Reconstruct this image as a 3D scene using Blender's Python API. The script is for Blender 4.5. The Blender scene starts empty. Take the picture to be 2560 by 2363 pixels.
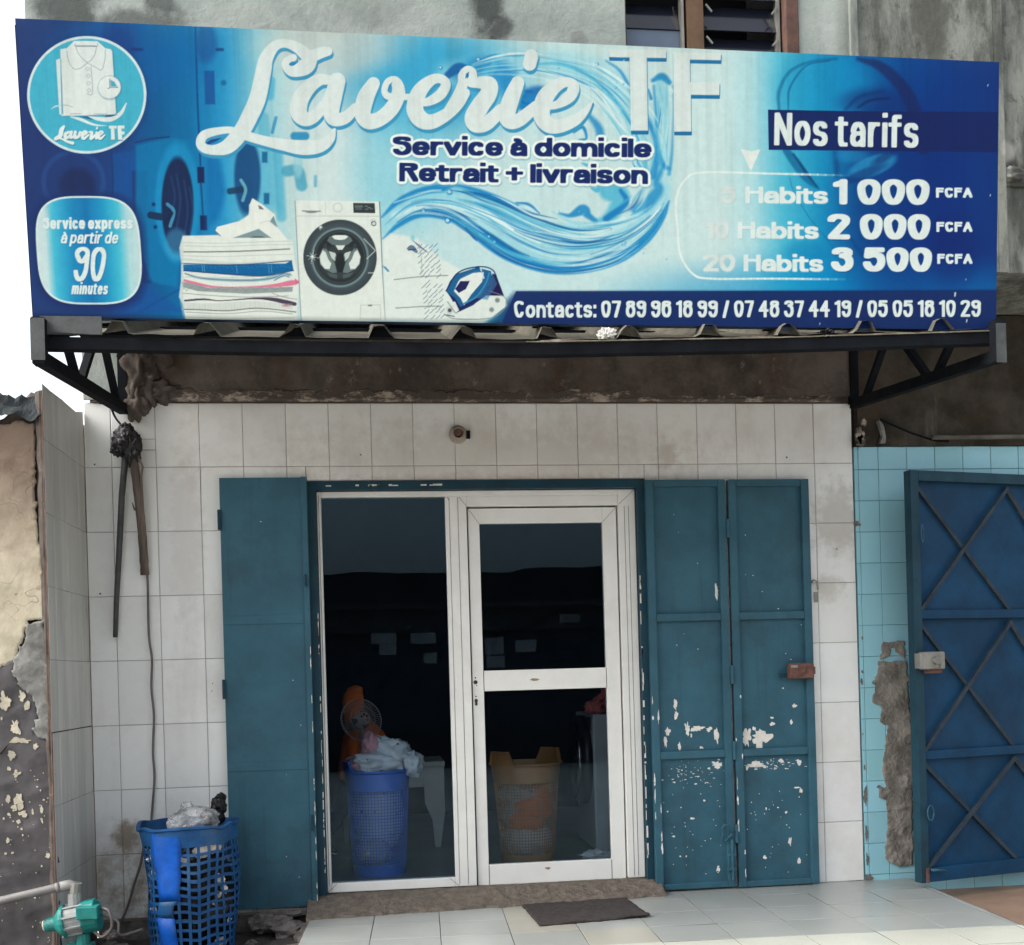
import bpy, bmesh, math, random
import numpy as np
from mathutils import Vector, noise as mnoise

# ------------------------------------------------------------------ camera, world, sun, exposure
scene = bpy.context.scene
COL = scene.collection
CAM = Vector((1.3181, -5.9294, 1.2011))
YAW, ROLL, FOC, PPX, PPY = 0.1194, -0.0283, 2802.08, 1280.0, 1683.18
_f = Vector((math.sin(YAW), math.cos(YAW), 0))
_r0 = Vector((math.cos(YAW), -math.sin(YAW), 0)); _u0 = Vector((0, 0, 1))
_r = _r0*math.cos(ROLL) + _u0*math.sin(ROLL)
_u = _u0*math.cos(ROLL) - _r0*math.sin(ROLL)
cam_d = bpy.data.cameras.new('camera'); cam = bpy.data.objects.new('camera', cam_d); COL.objects.link(cam)
cam.location = CAM
from mathutils import Matrix
cam.rotation_euler = Matrix((( _r.x, _u.x, -_f.x), (_r.y, _u.y, -_f.y), (_r.z, _u.z, -_f.z))).to_euler()
cam_d.sensor_fit = 'HORIZONTAL'; cam_d.sensor_width = 36.0
cam_d.lens = 36.0*FOC/2560.0
cam_d.shift_x = 0.0; cam_d.shift_y = (PPY - 2363/2)/2560.0
cam_d.clip_start = 0.05; cam_d.clip_end = 500
scene.camera = cam

SUN_EL, SUN_ROT = math.radians(44), math.radians(-97)
world = bpy.data.worlds.new('World'); scene.world = world; world.use_nodes = True
wt = world.node_tree; bg = wt.nodes['Background']
sky = wt.nodes.new('ShaderNodeTexSky'); sky.sky_type = 'NISHITA'; sky.sun_disc = False
sky.sun_elevation = SUN_EL; sky.sun_rotation = SUN_ROT
sky.air_density = 1.0; sky.dust_density = 6.0; sky.ozone_density = 1.0
hsv = wt.nodes.new('ShaderNodeHueSaturation'); hsv.inputs['Saturation'].default_value = 0.38
wt.links.new(sky.outputs[0], hsv.inputs['Color']); wt.links.new(hsv.outputs[0], bg.inputs['Color'])
bg.inputs['Strength'].default_value = 0.15
sun_d = bpy.data.lights.new('sun', 'SUN'); sun_d.energy = 0.6; sun_d.angle = math.radians(55); sun_d.color = (1, .975, .94)
sun = bpy.data.objects.new('sun', sun_d); COL.objects.link(sun)
_sd = Vector((math.sin(SUN_ROT)*math.cos(SUN_EL), math.cos(SUN_ROT)*math.cos(SUN_EL), math.sin(SUN_EL)))
sun.rotation_euler = _sd.to_track_quat('Z', 'Y').to_euler()
scene.view_settings.view_transform = 'Standard'; scene.view_settings.look = 'None'
scene.view_settings.exposure = 1.48; scene.view_settings.gamma = 1.0
scene.cycles.max_bounces = 8; scene.cycles.transparent_max_bounces = 12
scene.cycles.sample_clamp_indirect = 6.0

# ------------------------------------------------------------------ helpers
D = 1.27868                                   # the measuring sheet's pixels -> photo pixels
def ray(px, py): return _f + _r*((px-PPX)/FOC) - _u*((py-PPY)/FOC)
def at(px, py, Y):                            # point of the plane y = Y seen at photo pixel
    d = ray(px, py); return CAM + d*((Y-CAM.y)/d.y)
def dd(x, y, Y): return at(x*D, y*D, Y)
def atz(px, py, z):
    d = ray(px, py); return CAM + d*((z-CAM.z)/d.z)

ORG = {}
def thing(name, label, cat, loc=(0, 0, 0), group=None):
    o = bpy.data.objects.new(name, None); COL.objects.link(o); o.location = loc
    o.empty_display_size = .1
    o['label'] = label; o['category'] = cat
    if group: o['group'] = group
    ORG[o.name] = Vector(loc)
    return o
def tag(o, label, cat, group=None):
    o['label'] = label; o['category'] = cat
    if group: o['group'] = group
    return o

class MB:
    def __init__(s): s.v = []; s.f = []; s.mi = []
    def add(s, vs, fs, mi=0):
        n = len(s.v); s.v += [tuple(v) for v in vs]
        s.f += [tuple(i+n for i in f) for f in fs]; s.mi += [mi]*len(fs); return s
    def box(s, x0, x1, y0, y1, z0, z1, mi=0):
        return s.add([(x0,y0,z0),(x1,y0,z0),(x1,y1,z0),(x0,y1,z0),(x0,y0,z1),(x1,y0,z1),(x1,y1,z1),(x0,y1,z1)],
                     [(0,3,2,1),(4,5,6,7),(0,1,5,4),(1,2,6,5),(2,3,7,6),(3,0,4,7)], mi)
    def bar(s, a, b, w, h=None, up=(0,0,1), mi=0):          # a rectangular bar from a to b
        a, b = Vector(a), Vector(b); h = h or w; d = (b-a).normalized(); up = Vector(up)
        if abs(d.dot(up)) > .98: up = Vector((0,1,0)) if abs(d.y) < .9 else Vector((1,0,0))
        sx = d.cross(up).normalized(); sy = sx.cross(d).normalized()
        c = [(-1,-1),(1,-1),(1,1),(-1,1)]
        vs = [p + sx*(i*w/2) + sy*(j*h/2) for p in (a, b) for i, j in c]
        return s.add(vs, [(0,1,2,3),(7,6,5,4),(0,4,5,1),(1,5,6,2),(2,6,7,3),(3,7,4,0)], mi)
    def tube(s, pts, r, n=8, cap=True, mi=0):
        pts = [Vector(p) for p in pts]; m = len(pts)
        rs = r if isinstance(r, (list, tuple)) else [r]*m
        vs = []; prev = None
        for i, p in enumerate(pts):
            d = (pts[min(i+1, m-1)] - pts[max(i-1, 0)])
            d = d.normalized() if d.length > 1e-9 else Vector((0,0,1))
            if prev is None:
                a = Vector((0,0,1)) if abs(d.z) < .9 else Vector((1,0,0)); sx = d.cross(a).normalized()
            else:
                sx = (prev - d*prev.dot(d)); sx = sx.normalized() if sx.length > 1e-6 else d.orthogonal().normalized()
            prev = sx; sy = d.cross(sx)
            for k in range(n):
                t = 2*math.pi*k/n; vs.append(p + (sx*math.cos(t) + sy*math.sin(t))*rs[i])
        fs = [(i*n+k, i*n+(k+1) % n, (i+1)*n+(k+1) % n, (i+1)*n+k) for i in range(m-1) for k in range(n)]
        if cap: fs += [tuple(reversed(range(n))), tuple(range((m-1)*n, m*n))]
        return s.add(vs, fs, mi)
    def lathe(s, prof, c=(0,0,0), n=28, axis='z', cap=True, mi=0):    # prof: (radius, height)
        vs = []
        for r, h in prof:
            for k in range(n):
                t = 2*math.pi*k/n; a, b = r*math.cos(t), r*math.sin(t)
                p = {'z': (a, b, h), 'y': (a, h, b), 'x': (h, a, b)}[axis]
                vs.append((c[0]+p[0], c[1]+p[1], c[2]+p[2]))
        m = len(prof)
        fs = [(i*n+k, i*n+(k+1) % n, (i+1)*n+(k+1) % n, (i+1)*n+k) for i in range(m-1) for k in range(n)]
        if cap: fs += [tuple(reversed(range(n))), tuple(range((m-1)*n, m*n))]
        return s.add(vs, fs, mi)
    def prism(s, poly, y0, y1, mi=0):                         # outline in x,z extruded from y0 to y1
        n = len(poly)
        vs = [(x, y0, z) for x, z in poly] + [(x, y1, z) for x, z in poly]
        fs = [tuple(range(n)), tuple(reversed(range(n, 2*n)))] + [(i, n+i, n+(i+1) % n, (i+1) % n) for i in range(n)]
        return s.add(vs, fs, mi)
    def build(s, name, mats, parent=None, bevel=0, smooth=False, label=None, seg=2):
        me = bpy.data.meshes.new(name)
        o0 = ORG.get(parent.name, Vector()) if parent else Vector()
        me.from_pydata([(v[0]-o0.x, v[1]-o0.y, v[2]-o0.z) for v in s.v], [], s.f); me.update()
        if not isinstance(mats, (list, tuple)): mats = [mats]
        for m in mats: me.materials.append(m)
        if len(mats) > 1: me.polygons.foreach_set('material_index', s.mi)
        bm = bmesh.new(); bm.from_mesh(me)
        bmesh.ops.recalc_face_normals(bm, faces=bm.faces)
        if bevel:
            ed = [e for e in bm.edges if len(e.link_faces) == 2 and e.calc_face_angle(0) > .6]
            bmesh.ops.bevel(bm, geom=ed, offset=bevel, segments=seg, affect='EDGES', profile=.5, clamp_overlap=True)
        bm.to_mesh(me); bm.free()
        if smooth: me.polygons.foreach_set('use_smooth', [True]*len(me.polygons))
        o = bpy.data.objects.new(name, me); COL.objects.link(o)
        if parent: o.parent = parent; ORG[o.name] = o0
        if label: o['label'] = label
        return o

def _parts(s, name, mats, parent=None, **k):       # every separate piece as an object of its own
    par = list(range(len(s.v)))
    def fd(a):
        while par[a] != a: par[a] = par[par[a]]; a = par[a]
        return a
    for f in s.f:
        for i in f[1:]: par[fd(i)] = fd(f[0])
    gr = {}
    for f, m_ in zip(s.f, s.mi): gr.setdefault(fd(f[0]), []).append((f, m_))
    out = []
    for fs in gr.values():
        mp = {}; q = MB()
        for f, m_ in fs:
            for i in f:
                if i not in mp: mp[i] = len(q.v); q.v.append(s.v[i])
            q.f.append(tuple(mp[i] for i in f)); q.mi.append(m_)
        out.append(q.build(name, mats, parent, **k))
    return out
MB.parts = _parts

def lin(c): return tuple(((v/255)/12.92 if v/255 <= .04045 else (((v/255)+.055)/1.055)**2.4) for v in c[:3])

class NT:                                     # a small node-tree writer
    def __init__(s, name, org=None):
        s.m = bpy.data.materials.new(name); s.m.use_nodes = True; s.t = s.m.node_tree
        s.b = s.t.nodes['Principled BSDF']
        s.co = s.n('ShaderNodeTexCoord').outputs['Object']
        if org:
            ad = s.n('ShaderNodeVectorMath', operation='ADD'); s.l(s.co, ad.inputs[0]); ad.inputs[1].default_value = org; s.co = ad.outputs[0]
    def n(s, t, **k):
        nd = s.t.nodes.new(t)
        for a, v in k.items(): setattr(nd, a, v)
        return nd
    def l(s, a, b): s.t.links.new(a, b)
    def noise(s, scale, detail=4, rough=.6, stretch=None, off=(0,0,0)):
        nd = s.n('ShaderNodeTexNoise'); nd.inputs['Scale'].default_value = scale
        nd.inputs['Detail'].default_value = detail; nd.inputs['Roughness'].default_value = rough
        mp = s.n('ShaderNodeMapping'); mp.inputs['Location'].default_value = off
        if stretch: mp.inputs['Scale'].default_value = stretch
        s.l(s.co, mp.inputs[0]); s.l(mp.outputs[0], nd.inputs['Vector'])
        return nd.outputs[0]
    def ramp(s, fac, lo, hi, a=0, b=1):
        nd = s.n('ShaderNodeMapRange'); nd.interpolation_type = 'SMOOTHSTEP'
        for i, v in zip((1, 2, 3, 4), (lo, hi, a, b)): nd.inputs[i].default_value = v
        s.l(fac, nd.inputs[0]); return nd.outputs[0]
    def math(s, op, a, b=None, c=None):
        nd = s.n('ShaderNodeMath', operation=op)
        for i, v in enumerate((a, b, c)):
            if v is None: continue
            if isinstance(v, (int, float)): nd.inputs[i].default_value = v
            else: s.l(v, nd.inputs[i])
        return nd.outputs[0]
    def mix(s, fac, a, b, blend='MIX'):
        nd = s.n('ShaderNodeMix', data_type='RGBA', blend_type=blend)
        for i, v in ((0, fac), (6, a), (7, b)):
            if isinstance(v, (int, float)): nd.inputs[i].default_value = v
            elif isinstance(v, tuple): nd.inputs[i].default_value = (*v[:3], 1)
            else: s.l(v, nd.inputs[i])
        return nd.outputs[2]
    def blob(s, c, r, k=.5, scale=6, soft=.5):   # a ragged patch mask round c (x, y, z) with radii r
        mp = s.n('ShaderNodeVectorMath', operation='SUBTRACT'); s.l(s.co, mp.inputs[0]); mp.inputs[1].default_value = c
        m2 = s.n('ShaderNodeVectorMath', operation='DIVIDE'); s.l(mp.outputs[0], m2.inputs[0]); m2.inputs[1].default_value = r
        ln = s.n('ShaderNodeVectorMath', operation='LENGTH'); s.l(m2.outputs[0], ln.inputs[0])
        v = s.math('ADD', ln.outputs['Value'], s.math('MULTIPLY', s.math('SUBTRACT', s.noise(scale, 6, .65), .5), k*2))
        return s.ramp(v, 1.0, 1.0-soft)
    def sep(s):
        nd = s.n('ShaderNodeSeparateXYZ'); s.l(s.co, nd.inputs[0]); return nd.outputs
    def bump(s, h, strength, dist):
        nd = s.n('ShaderNodeBump'); nd.inputs['Strength'].default_value = strength; nd.inputs['Distance'].default_value = dist
        s.l(h, nd.inputs['Height']); s.l(nd.outputs[0], s.b.inputs['Normal'])
    def done(s, col=None, rough=.7, metal=0, spec=.5):
        if col is not None:
            if isinstance(col, tuple): s.b.inputs['Base Color'].default_value = (*col[:3], 1)
            else: s.l(col, s.b.inputs['Base Color'])
        if isinstance(rough, (int, float)): s.b.inputs['Roughness'].default_value = rough
        else: s.l(rough, s.b.inputs['Roughness'])
        s.b.inputs['Metallic'].default_value = metal; s.b.inputs['Specular IOR Level'].default_value = spec
        return s.m

def mix3(a, k): return tuple(min(1, v*k) for v in a)
def mat(name, col, rough=.7, var=.2, scale=8, bump=.15, bscale=None, metal=0, spec=.5, dist=.004, dirt=None, dirt_amt=.4):
    t = NT(name)
    c = t.mix(t.ramp(t.noise(scale, 6, .65), .3, .7), mix3(col, 1-var), mix3(col, 1+var))
    if dirt: c = t.mix(t.math('MULTIPLY', t.ramp(t.noise(scale*.45, 8, .7, off=(3,7,1)), .48, .72), dirt_amt), c, dirt)
    if bump: t.bump(t.noise(bscale or scale*6, 5, .6), bump, dist)
    return t.done(c, rough, metal, spec)
# ------------------------------------------------------------------ the printed banner: drawn as a colour attribute on its own cloth mesh
SG = [Vector((.039,-1.422,2.627)), Vector((3.985,-1.421,2.610)), Vector((3.975,-1.519,3.702)), Vector((.032,-1.521,3.721))]   # BL BR TR TL
NU, NV = 1560, 440
U, V = np.meshgrid(np.linspace(0, 1, NU), np.linspace(0, 1, NV))
_c = [np.array(p) for p in SG]
PW = ((1-U)*(1-V))[..., None]*_c[0] + (U*(1-V))[..., None]*_c[1] + (U*V)[..., None]*_c[2] + ((1-U)*V)[..., None]*_c[3]
_d = PW - np.array(CAM)
_dep = _d @ np.array(_f)
PX = PPX + FOC*(_d @ np.array(_r))/_dep          # the drawing sheet's own coordinates
PY = PPY - FOC*(_d @ np.array(_u))/_dep
IMG = np.zeros((NV, NU, 3))
xmin, xmax, ymin, ymax = PX.min(0), PX.max(0), PY.min(1), PY.max(1)
def sub(x0, x1, y0, y1):
    c = np.where((xmin <= x1) & (xmax >= x0))[0]; r = np.where((ymin <= y1) & (ymax >= y0))[0]
    if len(c) == 0 or len(r) == 0: return None
    return slice(r[0], r[-1]+1), slice(c[0], c[-1]+1)
def blend(sl, a, col):
    a = np.clip(a, 0, 1)[..., None]
    if callable(col): c = col(PX[sl], PY[sl])
    else: c = np.array(col, float)
    IMG[sl] = IMG[sl]*(1-a) + c*a
def ell(cx, cy, rx, ry, col, alpha=1, soft=1.6, ang=0, ring=None, only=None):
    m = max(rx, ry) + soft + 3
    sl = sub(cx-m, cx+m, cy-m, cy+m)
    if sl is None: return
    x, y = PX[sl]-cx, PY[sl]-cy
    if ang: x, y = x*math.cos(ang)+y*math.sin(ang), -x*math.sin(ang)+y*math.cos(ang)
    k = np.sqrt((x/rx)**2 + (y/ry)**2); d = (k-1)*min(rx, ry)
    if ring: a = np.clip((ring/2 - np.abs(d))/soft + .5, 0, 1)
    else: a = np.clip(.5 - d/soft, 0, 1)
    if soft > 8 and not ring: a = a*a*(3-2*a)
    if only is not None: a = a*only(PX[sl], PY[sl])
    blend(sl, a*alpha, col)
def poly(pts, col, alpha=1, soft=1.4):
    P = np.array(pts, float)
    sl = sub(P[:,0].min()-soft-2, P[:,0].max()+soft+2, P[:,1].min()-soft-2, P[:,1].max()+soft+2)
    if sl is None: return
    x, y = PX[sl], PY[sl]; ins = np.zeros(x.shape, bool); dist = np.full(x.shape, 1e9)
    for (x0, y0), (x1, y1) in zip(P, np.roll(P, -1, 0)):
        ins ^= ((y0 > y) != (y1 > y)) & (x < (x1-x0)*(y-y0)/((y1-y0) if y1 != y0 else 1e-9)+x0)
        ex, ey = x1-x0, y1-y0; L = ex*ex+ey*ey+1e-9
        t = np.clip(((x-x0)*ex+(y-y0)*ey)/L, 0, 1)
        dist = np.minimum(dist, np.hypot(x-x0-t*ex, y-y0-t*ey))
    blend(sl, np.clip(.5 + np.where(ins, dist, -dist)/soft, 0, 1)*alpha, col)
def cr(pts, n=8):                                 # Catmull-Rom through points (any dimension)
    P = np.array(pts, float); Q = np.vstack([2*P[0]-P[1], P, 2*P[-1]-P[-2]]); out = []
    for i in range(1, len(Q)-2):
        for k in range(n):
            t = k/n; a, b, c, d = Q[i-1], Q[i], Q[i+1], Q[i+2]
            out.append(.5*(2*b + (c-a)*t + (2*a-5*b+4*c-d)*t*t + (3*b-a-3*c+d)*t**3))
    out.append(P[-1]); return np.array(out)
def stroke(pts, col, r=None, alpha=1, soft=1.5, smooth=True, off=(0, 0), grow=0):
    P = [(p[0]+off[0], p[1]+off[1], p[2] if len(p) > 2 else r) for p in pts]
    P = cr(P) if smooth and len(P) > 2 else np.array(P, float)
    rm = P[:,2].max()+soft+grow+2
    sl = sub(P[:,0].min()-rm, P[:,0].max()+rm, P[:,1].min()-rm, P[:,1].max()+rm)
    if sl is None: return
    x, y = PX[sl], PY[sl]; d = np.full(x.shape, 1e9)
    for (x0, y0, r0), (x1, y1, r1) in zip(P[:-1], P[1:]):
        ex, ey = x1-x0, y1-y0; L = ex*ex+ey*ey+1e-9
        t = np.clip(((x-x0)*ex+(y-y0)*ey)/L, 0, 1)
        np.minimum(d, np.hypot(x-x0-t*ex, y-y0-t*ey) - (r0+(r1-r0)*t), out=d)
    a = np.clip(.5 - (d-grow)/soft, 0, 1)
    if soft > 6: a = a*a*(3-2*a)
    blend(sl, a*alpha, col)

# ---- letters: centre lines drawn with a flat-ended pen; v: 0 base line, 1 x-height, 2 cap height, -1 descender
def arc(cx, cy, rx, ry, a0, a1, n=14):
    return [(cx+rx*math.cos(math.radians(a0+(a1-a0)*i/n)), cy+ry*math.sin(math.radians(a0+(a1-a0)*i/n))) for i in range(n+1)]
O = arc(.5, .5, .5, .5, 0, 360, 28)
CO = arc(.5, 1, .5, 1, 0, 360, 32)
GL = {
 'o': (1, [O]), 'c': (.92, [arc(.5, .5, .5, .5, 42, 318, 22)]),
 'e': (1, [[(.04, .5), (1, .5)] + arc(.5, .5, .5, .5, 0, 322, 26)]),
 'a': (.94, [arc(.5, .55, .46, .45, 165, 90, 6) + arc(.5, .6, .5, .4, 90, 0, 8) + [(1, 0)], [(1, .56), (.42, .54)] + arc(.36, .28, .36, .27, 90, 270, 10) + [(.6, .02), (1, .2)]]),
 'b': (1, [[(0, 0), (0, 2)], O]), 'd': (1, [[(1, 0), (1, 2)], O]), 'p': (1, [[(0, 1), (0, -1)], O]),
 'i': (0, [[(0, 0), (0, 1)], [(0, 2.12), (0, 2.2)]]), 'l': (0, [[(0, 0), (0, 2)]]),
 't': (.58, [[(.3, 1.62), (.3, .3)] + arc(.62, .3, .32, .3, 180, 270, 6) + [(1, 0)], [(-.25, 1), (1, 1)]]),
 'f': (.58, [[(.3, 0), (.3, 1.6)] + arc(.64, 1.65, .34, .35, 180, 90, 6) + [(1, 2)], [(-.25, 1), (1, 1)]]),
 'r': (.6, [[(0, 0), (0, 1)], [(0, .5)] + arc(.6, .5, .6, .5, 180, 90, 8) + [(1, 1)]]),
 's': (.88, [arc(.5, .75, .48, .25, 25, 180, 9) + arc(.5, .75, .48, .25, 180, 250, 5) + arc(.5, .25, .5, .25, 70, 0, 5) + arc(.5, .25, .5, .25, 0, -155, 9)]),
 'n': (.96, [[(0, 0), (0, 1)], [(0, .5)] + arc(.5, .55, .5, .45, 180, 0, 14) + [(1, 0)]]),
 'u': (.96, [[(1, 0), (1, 1)], [(0, 1), (0, .45)] + arc(.5, .45, .5, .45, 180, 360, 14)]),
 'm': (1.75, [[(0, 0), (0, 1)], [(0, .5)] + arc(.25, .6, .25, .4, 180, 0, 10) + [(.5, 0)], [(.5, .5)] + arc(.75, .6, .25, .4, 180, 0, 10) + [(1, 0)]]),
 'v': (1, [[(0, 1), (.5, 0), (1, 1)]]), 'x': (.95, [[(0, 1), (1, 0)], [(0, 0), (1, 1)]]),
 'S': (1, [arc(.5, 1.5, .48, .5, 25, 180, 9) + arc(.5, 1.5, .48, .5, 180, 250, 5) + arc(.5, .5, .5, .5, 70, 0, 5) + arc(.5, .5, .5, .5, 0, -155, 9)]),
 'C': (1.02, [arc(.5, 1, .5, 1, 42, 318, 24)]), 'N': (1.02, [[(0, 0), (0, 2), (1, 0), (1, 2)]]),
 'R': (1.02, [[(0, 0), (0, 2), (.5, 2)] + arc(.55, 1.5, .42, .5, 90, -90, 10) + [(0, 1)], [(.5, 1), (1, 0)]]),
 'H': (1.05, [[(0, 0), (0, 2)], [(1, 0), (1, 2)], [(0, 1), (1, 1)]]),
 'F': (.85, [[(0, 0), (0, 2), (1, 2)], [(0, 1), (.9, 1)]]), 'A': (1.12, [[(0, 0), (.5, 2), (1, 0)], [(.2, .55), (.8, .55)]]),
 'T': (1, [[(0, 2), (1, 2)], [(.5, 0), (.5, 2)]]),
 '0': (1, [CO]), '1': (.42, [[(1, 0), (1, 2)], [(1, 1.9), (.0, 1.55)]]),
 '2': (1, [arc(.5, 1.42, .5, .58, 170, 0, 12) + [(.96, 1.1), (.04, 0), (1, 0)]]),
 '3': (1, [arc(.48, 1.53, .46, .47, 165, -80, 14) + arc(.48, .53, .52, .53, 85, -165, 14)]),
 '4': (1.05, [[(.72, 0), (.72, 2), (0, .55), (1, .55)]]),
 '5': (1, [[(.95, 2), (.12, 2), (.06, 1.05)] + arc(.48, .62, .52, .62, 125, -160, 16)]),
 '7': (.92, [[(0, 2), (1, 2), (.38, 0)]]),
 '8': (1, [arc(.5, 1.52, .45, .48, 0, 360, 24), arc(.5, .52, .5, .52, 0, 360, 24)]),
 '9': (1, [arc(.5, 1.4, .5, .6, 0, 360, 24), [(1, 1.4), (1, .7)] + arc(.5, .6, .5, .6, 0, -155, 14)]),
 '6': (1, [arc(.5, .6, .5, .6, 0, 360, 24), [(0, .6), (0, 1.3)] + arc(.5, 1.4, .5, .6, 180, 25, 14)]),
 '+': (1, [[(0, .75), (1, .75)], [(.5, .2), (.5, 1.3)]]), ':': (0, [[(0, 0), (0, .1)], [(0, .9), (0, 1)]]), '/': (.55, [[(0, -.15), (1, 2.05)]]),
}
GL['à'] = (GL['a'][0], GL['a'][1] + [[(.3, 1.85), (.55, 1.5)]])
def layout(s, wl, hx, sp):
    x = 0; out = []
    for ch in s:
        if ch == ' ': x += wl*.42 + hx*.6; continue
        w = GL[ch][0]*(wl*(1.12 if ch.isupper() else 1)); out.append((ch, x+hx, w)); x += w + 2*hx + sp
    return out, x - sp
def text(s, p0, p1, cap, hx, hy, col, xh=.74, slant=0, sp=2.2, grow=0, alpha=1, pw=5, off=(0, 0), soft=1.3):
    (x0, y0), (x1, y1) = p0, p1; L = math.hypot(x1-x0, y1-y0); lo, hi = .1, 200
    for _ in range(40):
        m = (lo+hi)/2
        if layout(s, m, hx, sp)[1] < L: lo = m
        else: hi = m
    ex, ey = (x1-x0)/L, (y1-y0)/L
    tabv = ([-1, 0, 1, 2, 3], [-(cap*xh*.32)+hy, hy, cap*xh-hy, cap-hy, cap*1.26-hy])
    for ch, gx, w in layout(s, lo, hx, sp)[0]:
        for st in GL[ch][1]:
            pts = []
            for u, v in st:
                lx = gx + u*w; ly = float(np.interp(v, *tabv))
                lx += ly*slant
                pts.append((x0+ex*lx+ey*ly+off[0], y0+ey*lx-ex*ly+off[1]))
            P = [np.array(pts[0])]
            for a, b in zip(pts[:-1], pts[1:]):
                a, b = np.array(a), np.array(b); n = max(1, int(np.hypot(*(b-a))/1.1))
                P += [a+(b-a)*(k+1)/n for k in range(n)]
            P = np.array(P); mx = max(hx, hy)+grow+3
            sl = sub(P[:,0].min()-mx, P[:,0].max()+mx, P[:,1].min()-mx, P[:,1].max()+mx)
            if sl is None: continue
            x, y = PX[sl], PY[sl]; d = np.full(x.shape, 1e9); gx_, gy_ = hx+grow, hy+grow
            q = 2.4 if grow > 2 else pw
            for a, b in P: np.minimum(d, (np.abs((x-a)/gx_)**q + np.abs((y-b)/gy_)**q)**(1/q), out=d)
            blend(sl, np.clip(.5 - (d-1)*min(gx_, gy_)/soft, 0, 1)*alpha, col)
def Z(ox, oy, s):                                 # zoomed sheet -> drawing sheet
    return lambda *p: [tuple([ox+q[0]*s, oy+q[1]*s] + ([q[2]*s] if len(q) > 2 else [])) for q in p]

# ---- background gradient
_gx = [38, 300, 400, 480, 560, 640, 720, 820, 1000, 1300, 1800, 1880, 1960, 2060, 2160, 2260, 2360, 2490]
_gc = np.array([(34,58,118),(24,66,132),(6,92,152),(8,114,176),(40,148,204),(132,200,222),(190,217,224),(208,224,229),(190,220,230),(198,224,231),
                (204,226,231),(178,219,231),(76,184,218),(18,138,194),(0,98,168),(3,68,146),(7,55,134),(15,50,122)], float)
for k in range(3): IMG[..., k] = np.interp(PX, _gx, _gc[:, k])
Z1 = Z(0, 0, .4599); Z2 = Z(850, 80, .4496); Z3 = Z(1660, 80, .4496)
W_ = (222, 233, 236)
ell(1075, 200, 210, 140, (38,158,212), .85, 150); ell(1010, 420, 130, 150, (110,196,224), .5, 110)
ell(820, 120, 170, 70, (196,205,207), .7, 60); ell(2100, 760, 500, 110, (0,132,200), .55, 100)
ell(120, 420, 160, 190, (30,52,112), .6, 120); ell(330, 130, 190, 110, (6,100,176), .45, 90)
# blurred row of machines
poly(Z1((600,830),(740,820),(740,1500),(1000,1700),(620,1700)), (18,82,160), .7, 12)
poly(Z1((720,930),(800,930),(800,1520),(860,1540),(720,1540)), (26,52,112), .8, 8)
poly(Z1((740,790),(920,750),(1060,760),(1085,900),(1090,1270),(990,1290),(960,1560),(830,1540),(735,1300)), (4,122,180), .75, 8)
stroke(Z1((735,775),(830,755),(920,745)), (20,56,116), 2.2, .8, 2.5)
stroke(Z1((605,830),(612,950),(612,1060)), (22,50,110), 3, .7, 4)
stroke(Z1((1062,150),(1072,500),(1090,900)), (8,64,130), 2.4, .8, 3); stroke(Z1((570,100),(575,240)), (20,66,140), 3, .5, 6)
ell(*Z1((640,260))[0], 45, 55, (24,56,128), .55, 40); ell(*Z1((1120,240))[0], 28, 46, (24,86,156), .7, 18)
poly(Z1((1110,385),(1165,385),(1170,568),(1115,568)), (20,84,158), .9, 3)
for q in ((745,270,26),(1195,270,14)): stroke(Z1((q[0]-q[2],q[1]),(q[0]+q[2],q[1])), (18,50,116), 4, .75, 4)
ell(*Z1((1215,450))[0], 7, 7, (16,96,150), .8, 5)
ell(*Z1((420,1010))[0], 45, 45, (26,40,86), .8, 22); ell(*Z1((400,990))[0], 75, 75, (40,90,160), .4, 6, ring=12)
ell(*Z1((965,1100))[0], 56, 150, (24,146,206), .75, 8); ell(*Z1((965,1115))[0], 40, 120, (22,42,86), 1, 5)
for q in ((930,960,1180),(960,950,1240),(1000,980,1300),(1030,1020,1260)): stroke(Z1((q[0],q[1]),(q[0]+20,(q[1]+q[2])/2),(q[0],q[2])), (44,84,130), 2.5, .45, 4)
ell(*Z1((960,1330))[0], 30, 40, (70,160,205), .5, 14)
stroke(Z1((820,1170),(880,1180),(950,1180)), (22,46,84), 9, .95, 3); stroke(Z1((910,1110),(945,1150),(925,1230)), (70,150,190), 4, .9, 2); stroke(Z1((900,1215),(930,1160)), (20,40,80), 6, .9, 2)
for q in ((835,1112),(845,1235)): ell(*Z1(q)[0], 5, 5, (14,50,104), .9, 3)
for q in ((1090,908,995),(1105,1172,1252)): poly(Z1((q[0]-18,q[1]),(q[0]+20,q[1]),(q[0]+22,q[2]),(q[0]-16,q[2])), (20,36,88), .95, 3)
stroke(Z1((1092,995),(1098,1080),(1104,1172)), (14,60,120), 2.5, .7, 3)
poly(Z1((1120,850),(1190,850),(1230,1040),(1190,1190),(1125,1240)), (6,104,176), .7, 16)
poly(Z1((1230,790),(1500,790),(1520,1140),(1250,1160)), (60,168,212), .55, 30)
ell(*Z1((1345,960))[0], 33, 98, (18,70,126), .9, 8); stroke(Z1((1250,1040),(1320,1030)), (24,60,96), 8, .9, 4); stroke(Z1((1310,980),(1335,1030),(1320,1090)), (120,190,210), 4, .8, 3)
for q in ((1440,825,885),(1450,1050,1110)): poly(Z1((q[0]-16,q[1]),(q[0]+14,q[1]),(q[0]+14,q[2]),(q[0]-16,q[2])), (20,96,150), .9, 4)
stroke(Z1((1510,820),(1520,1000),(1530,1180)), (60,166,206), 12, .6, 12)
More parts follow.
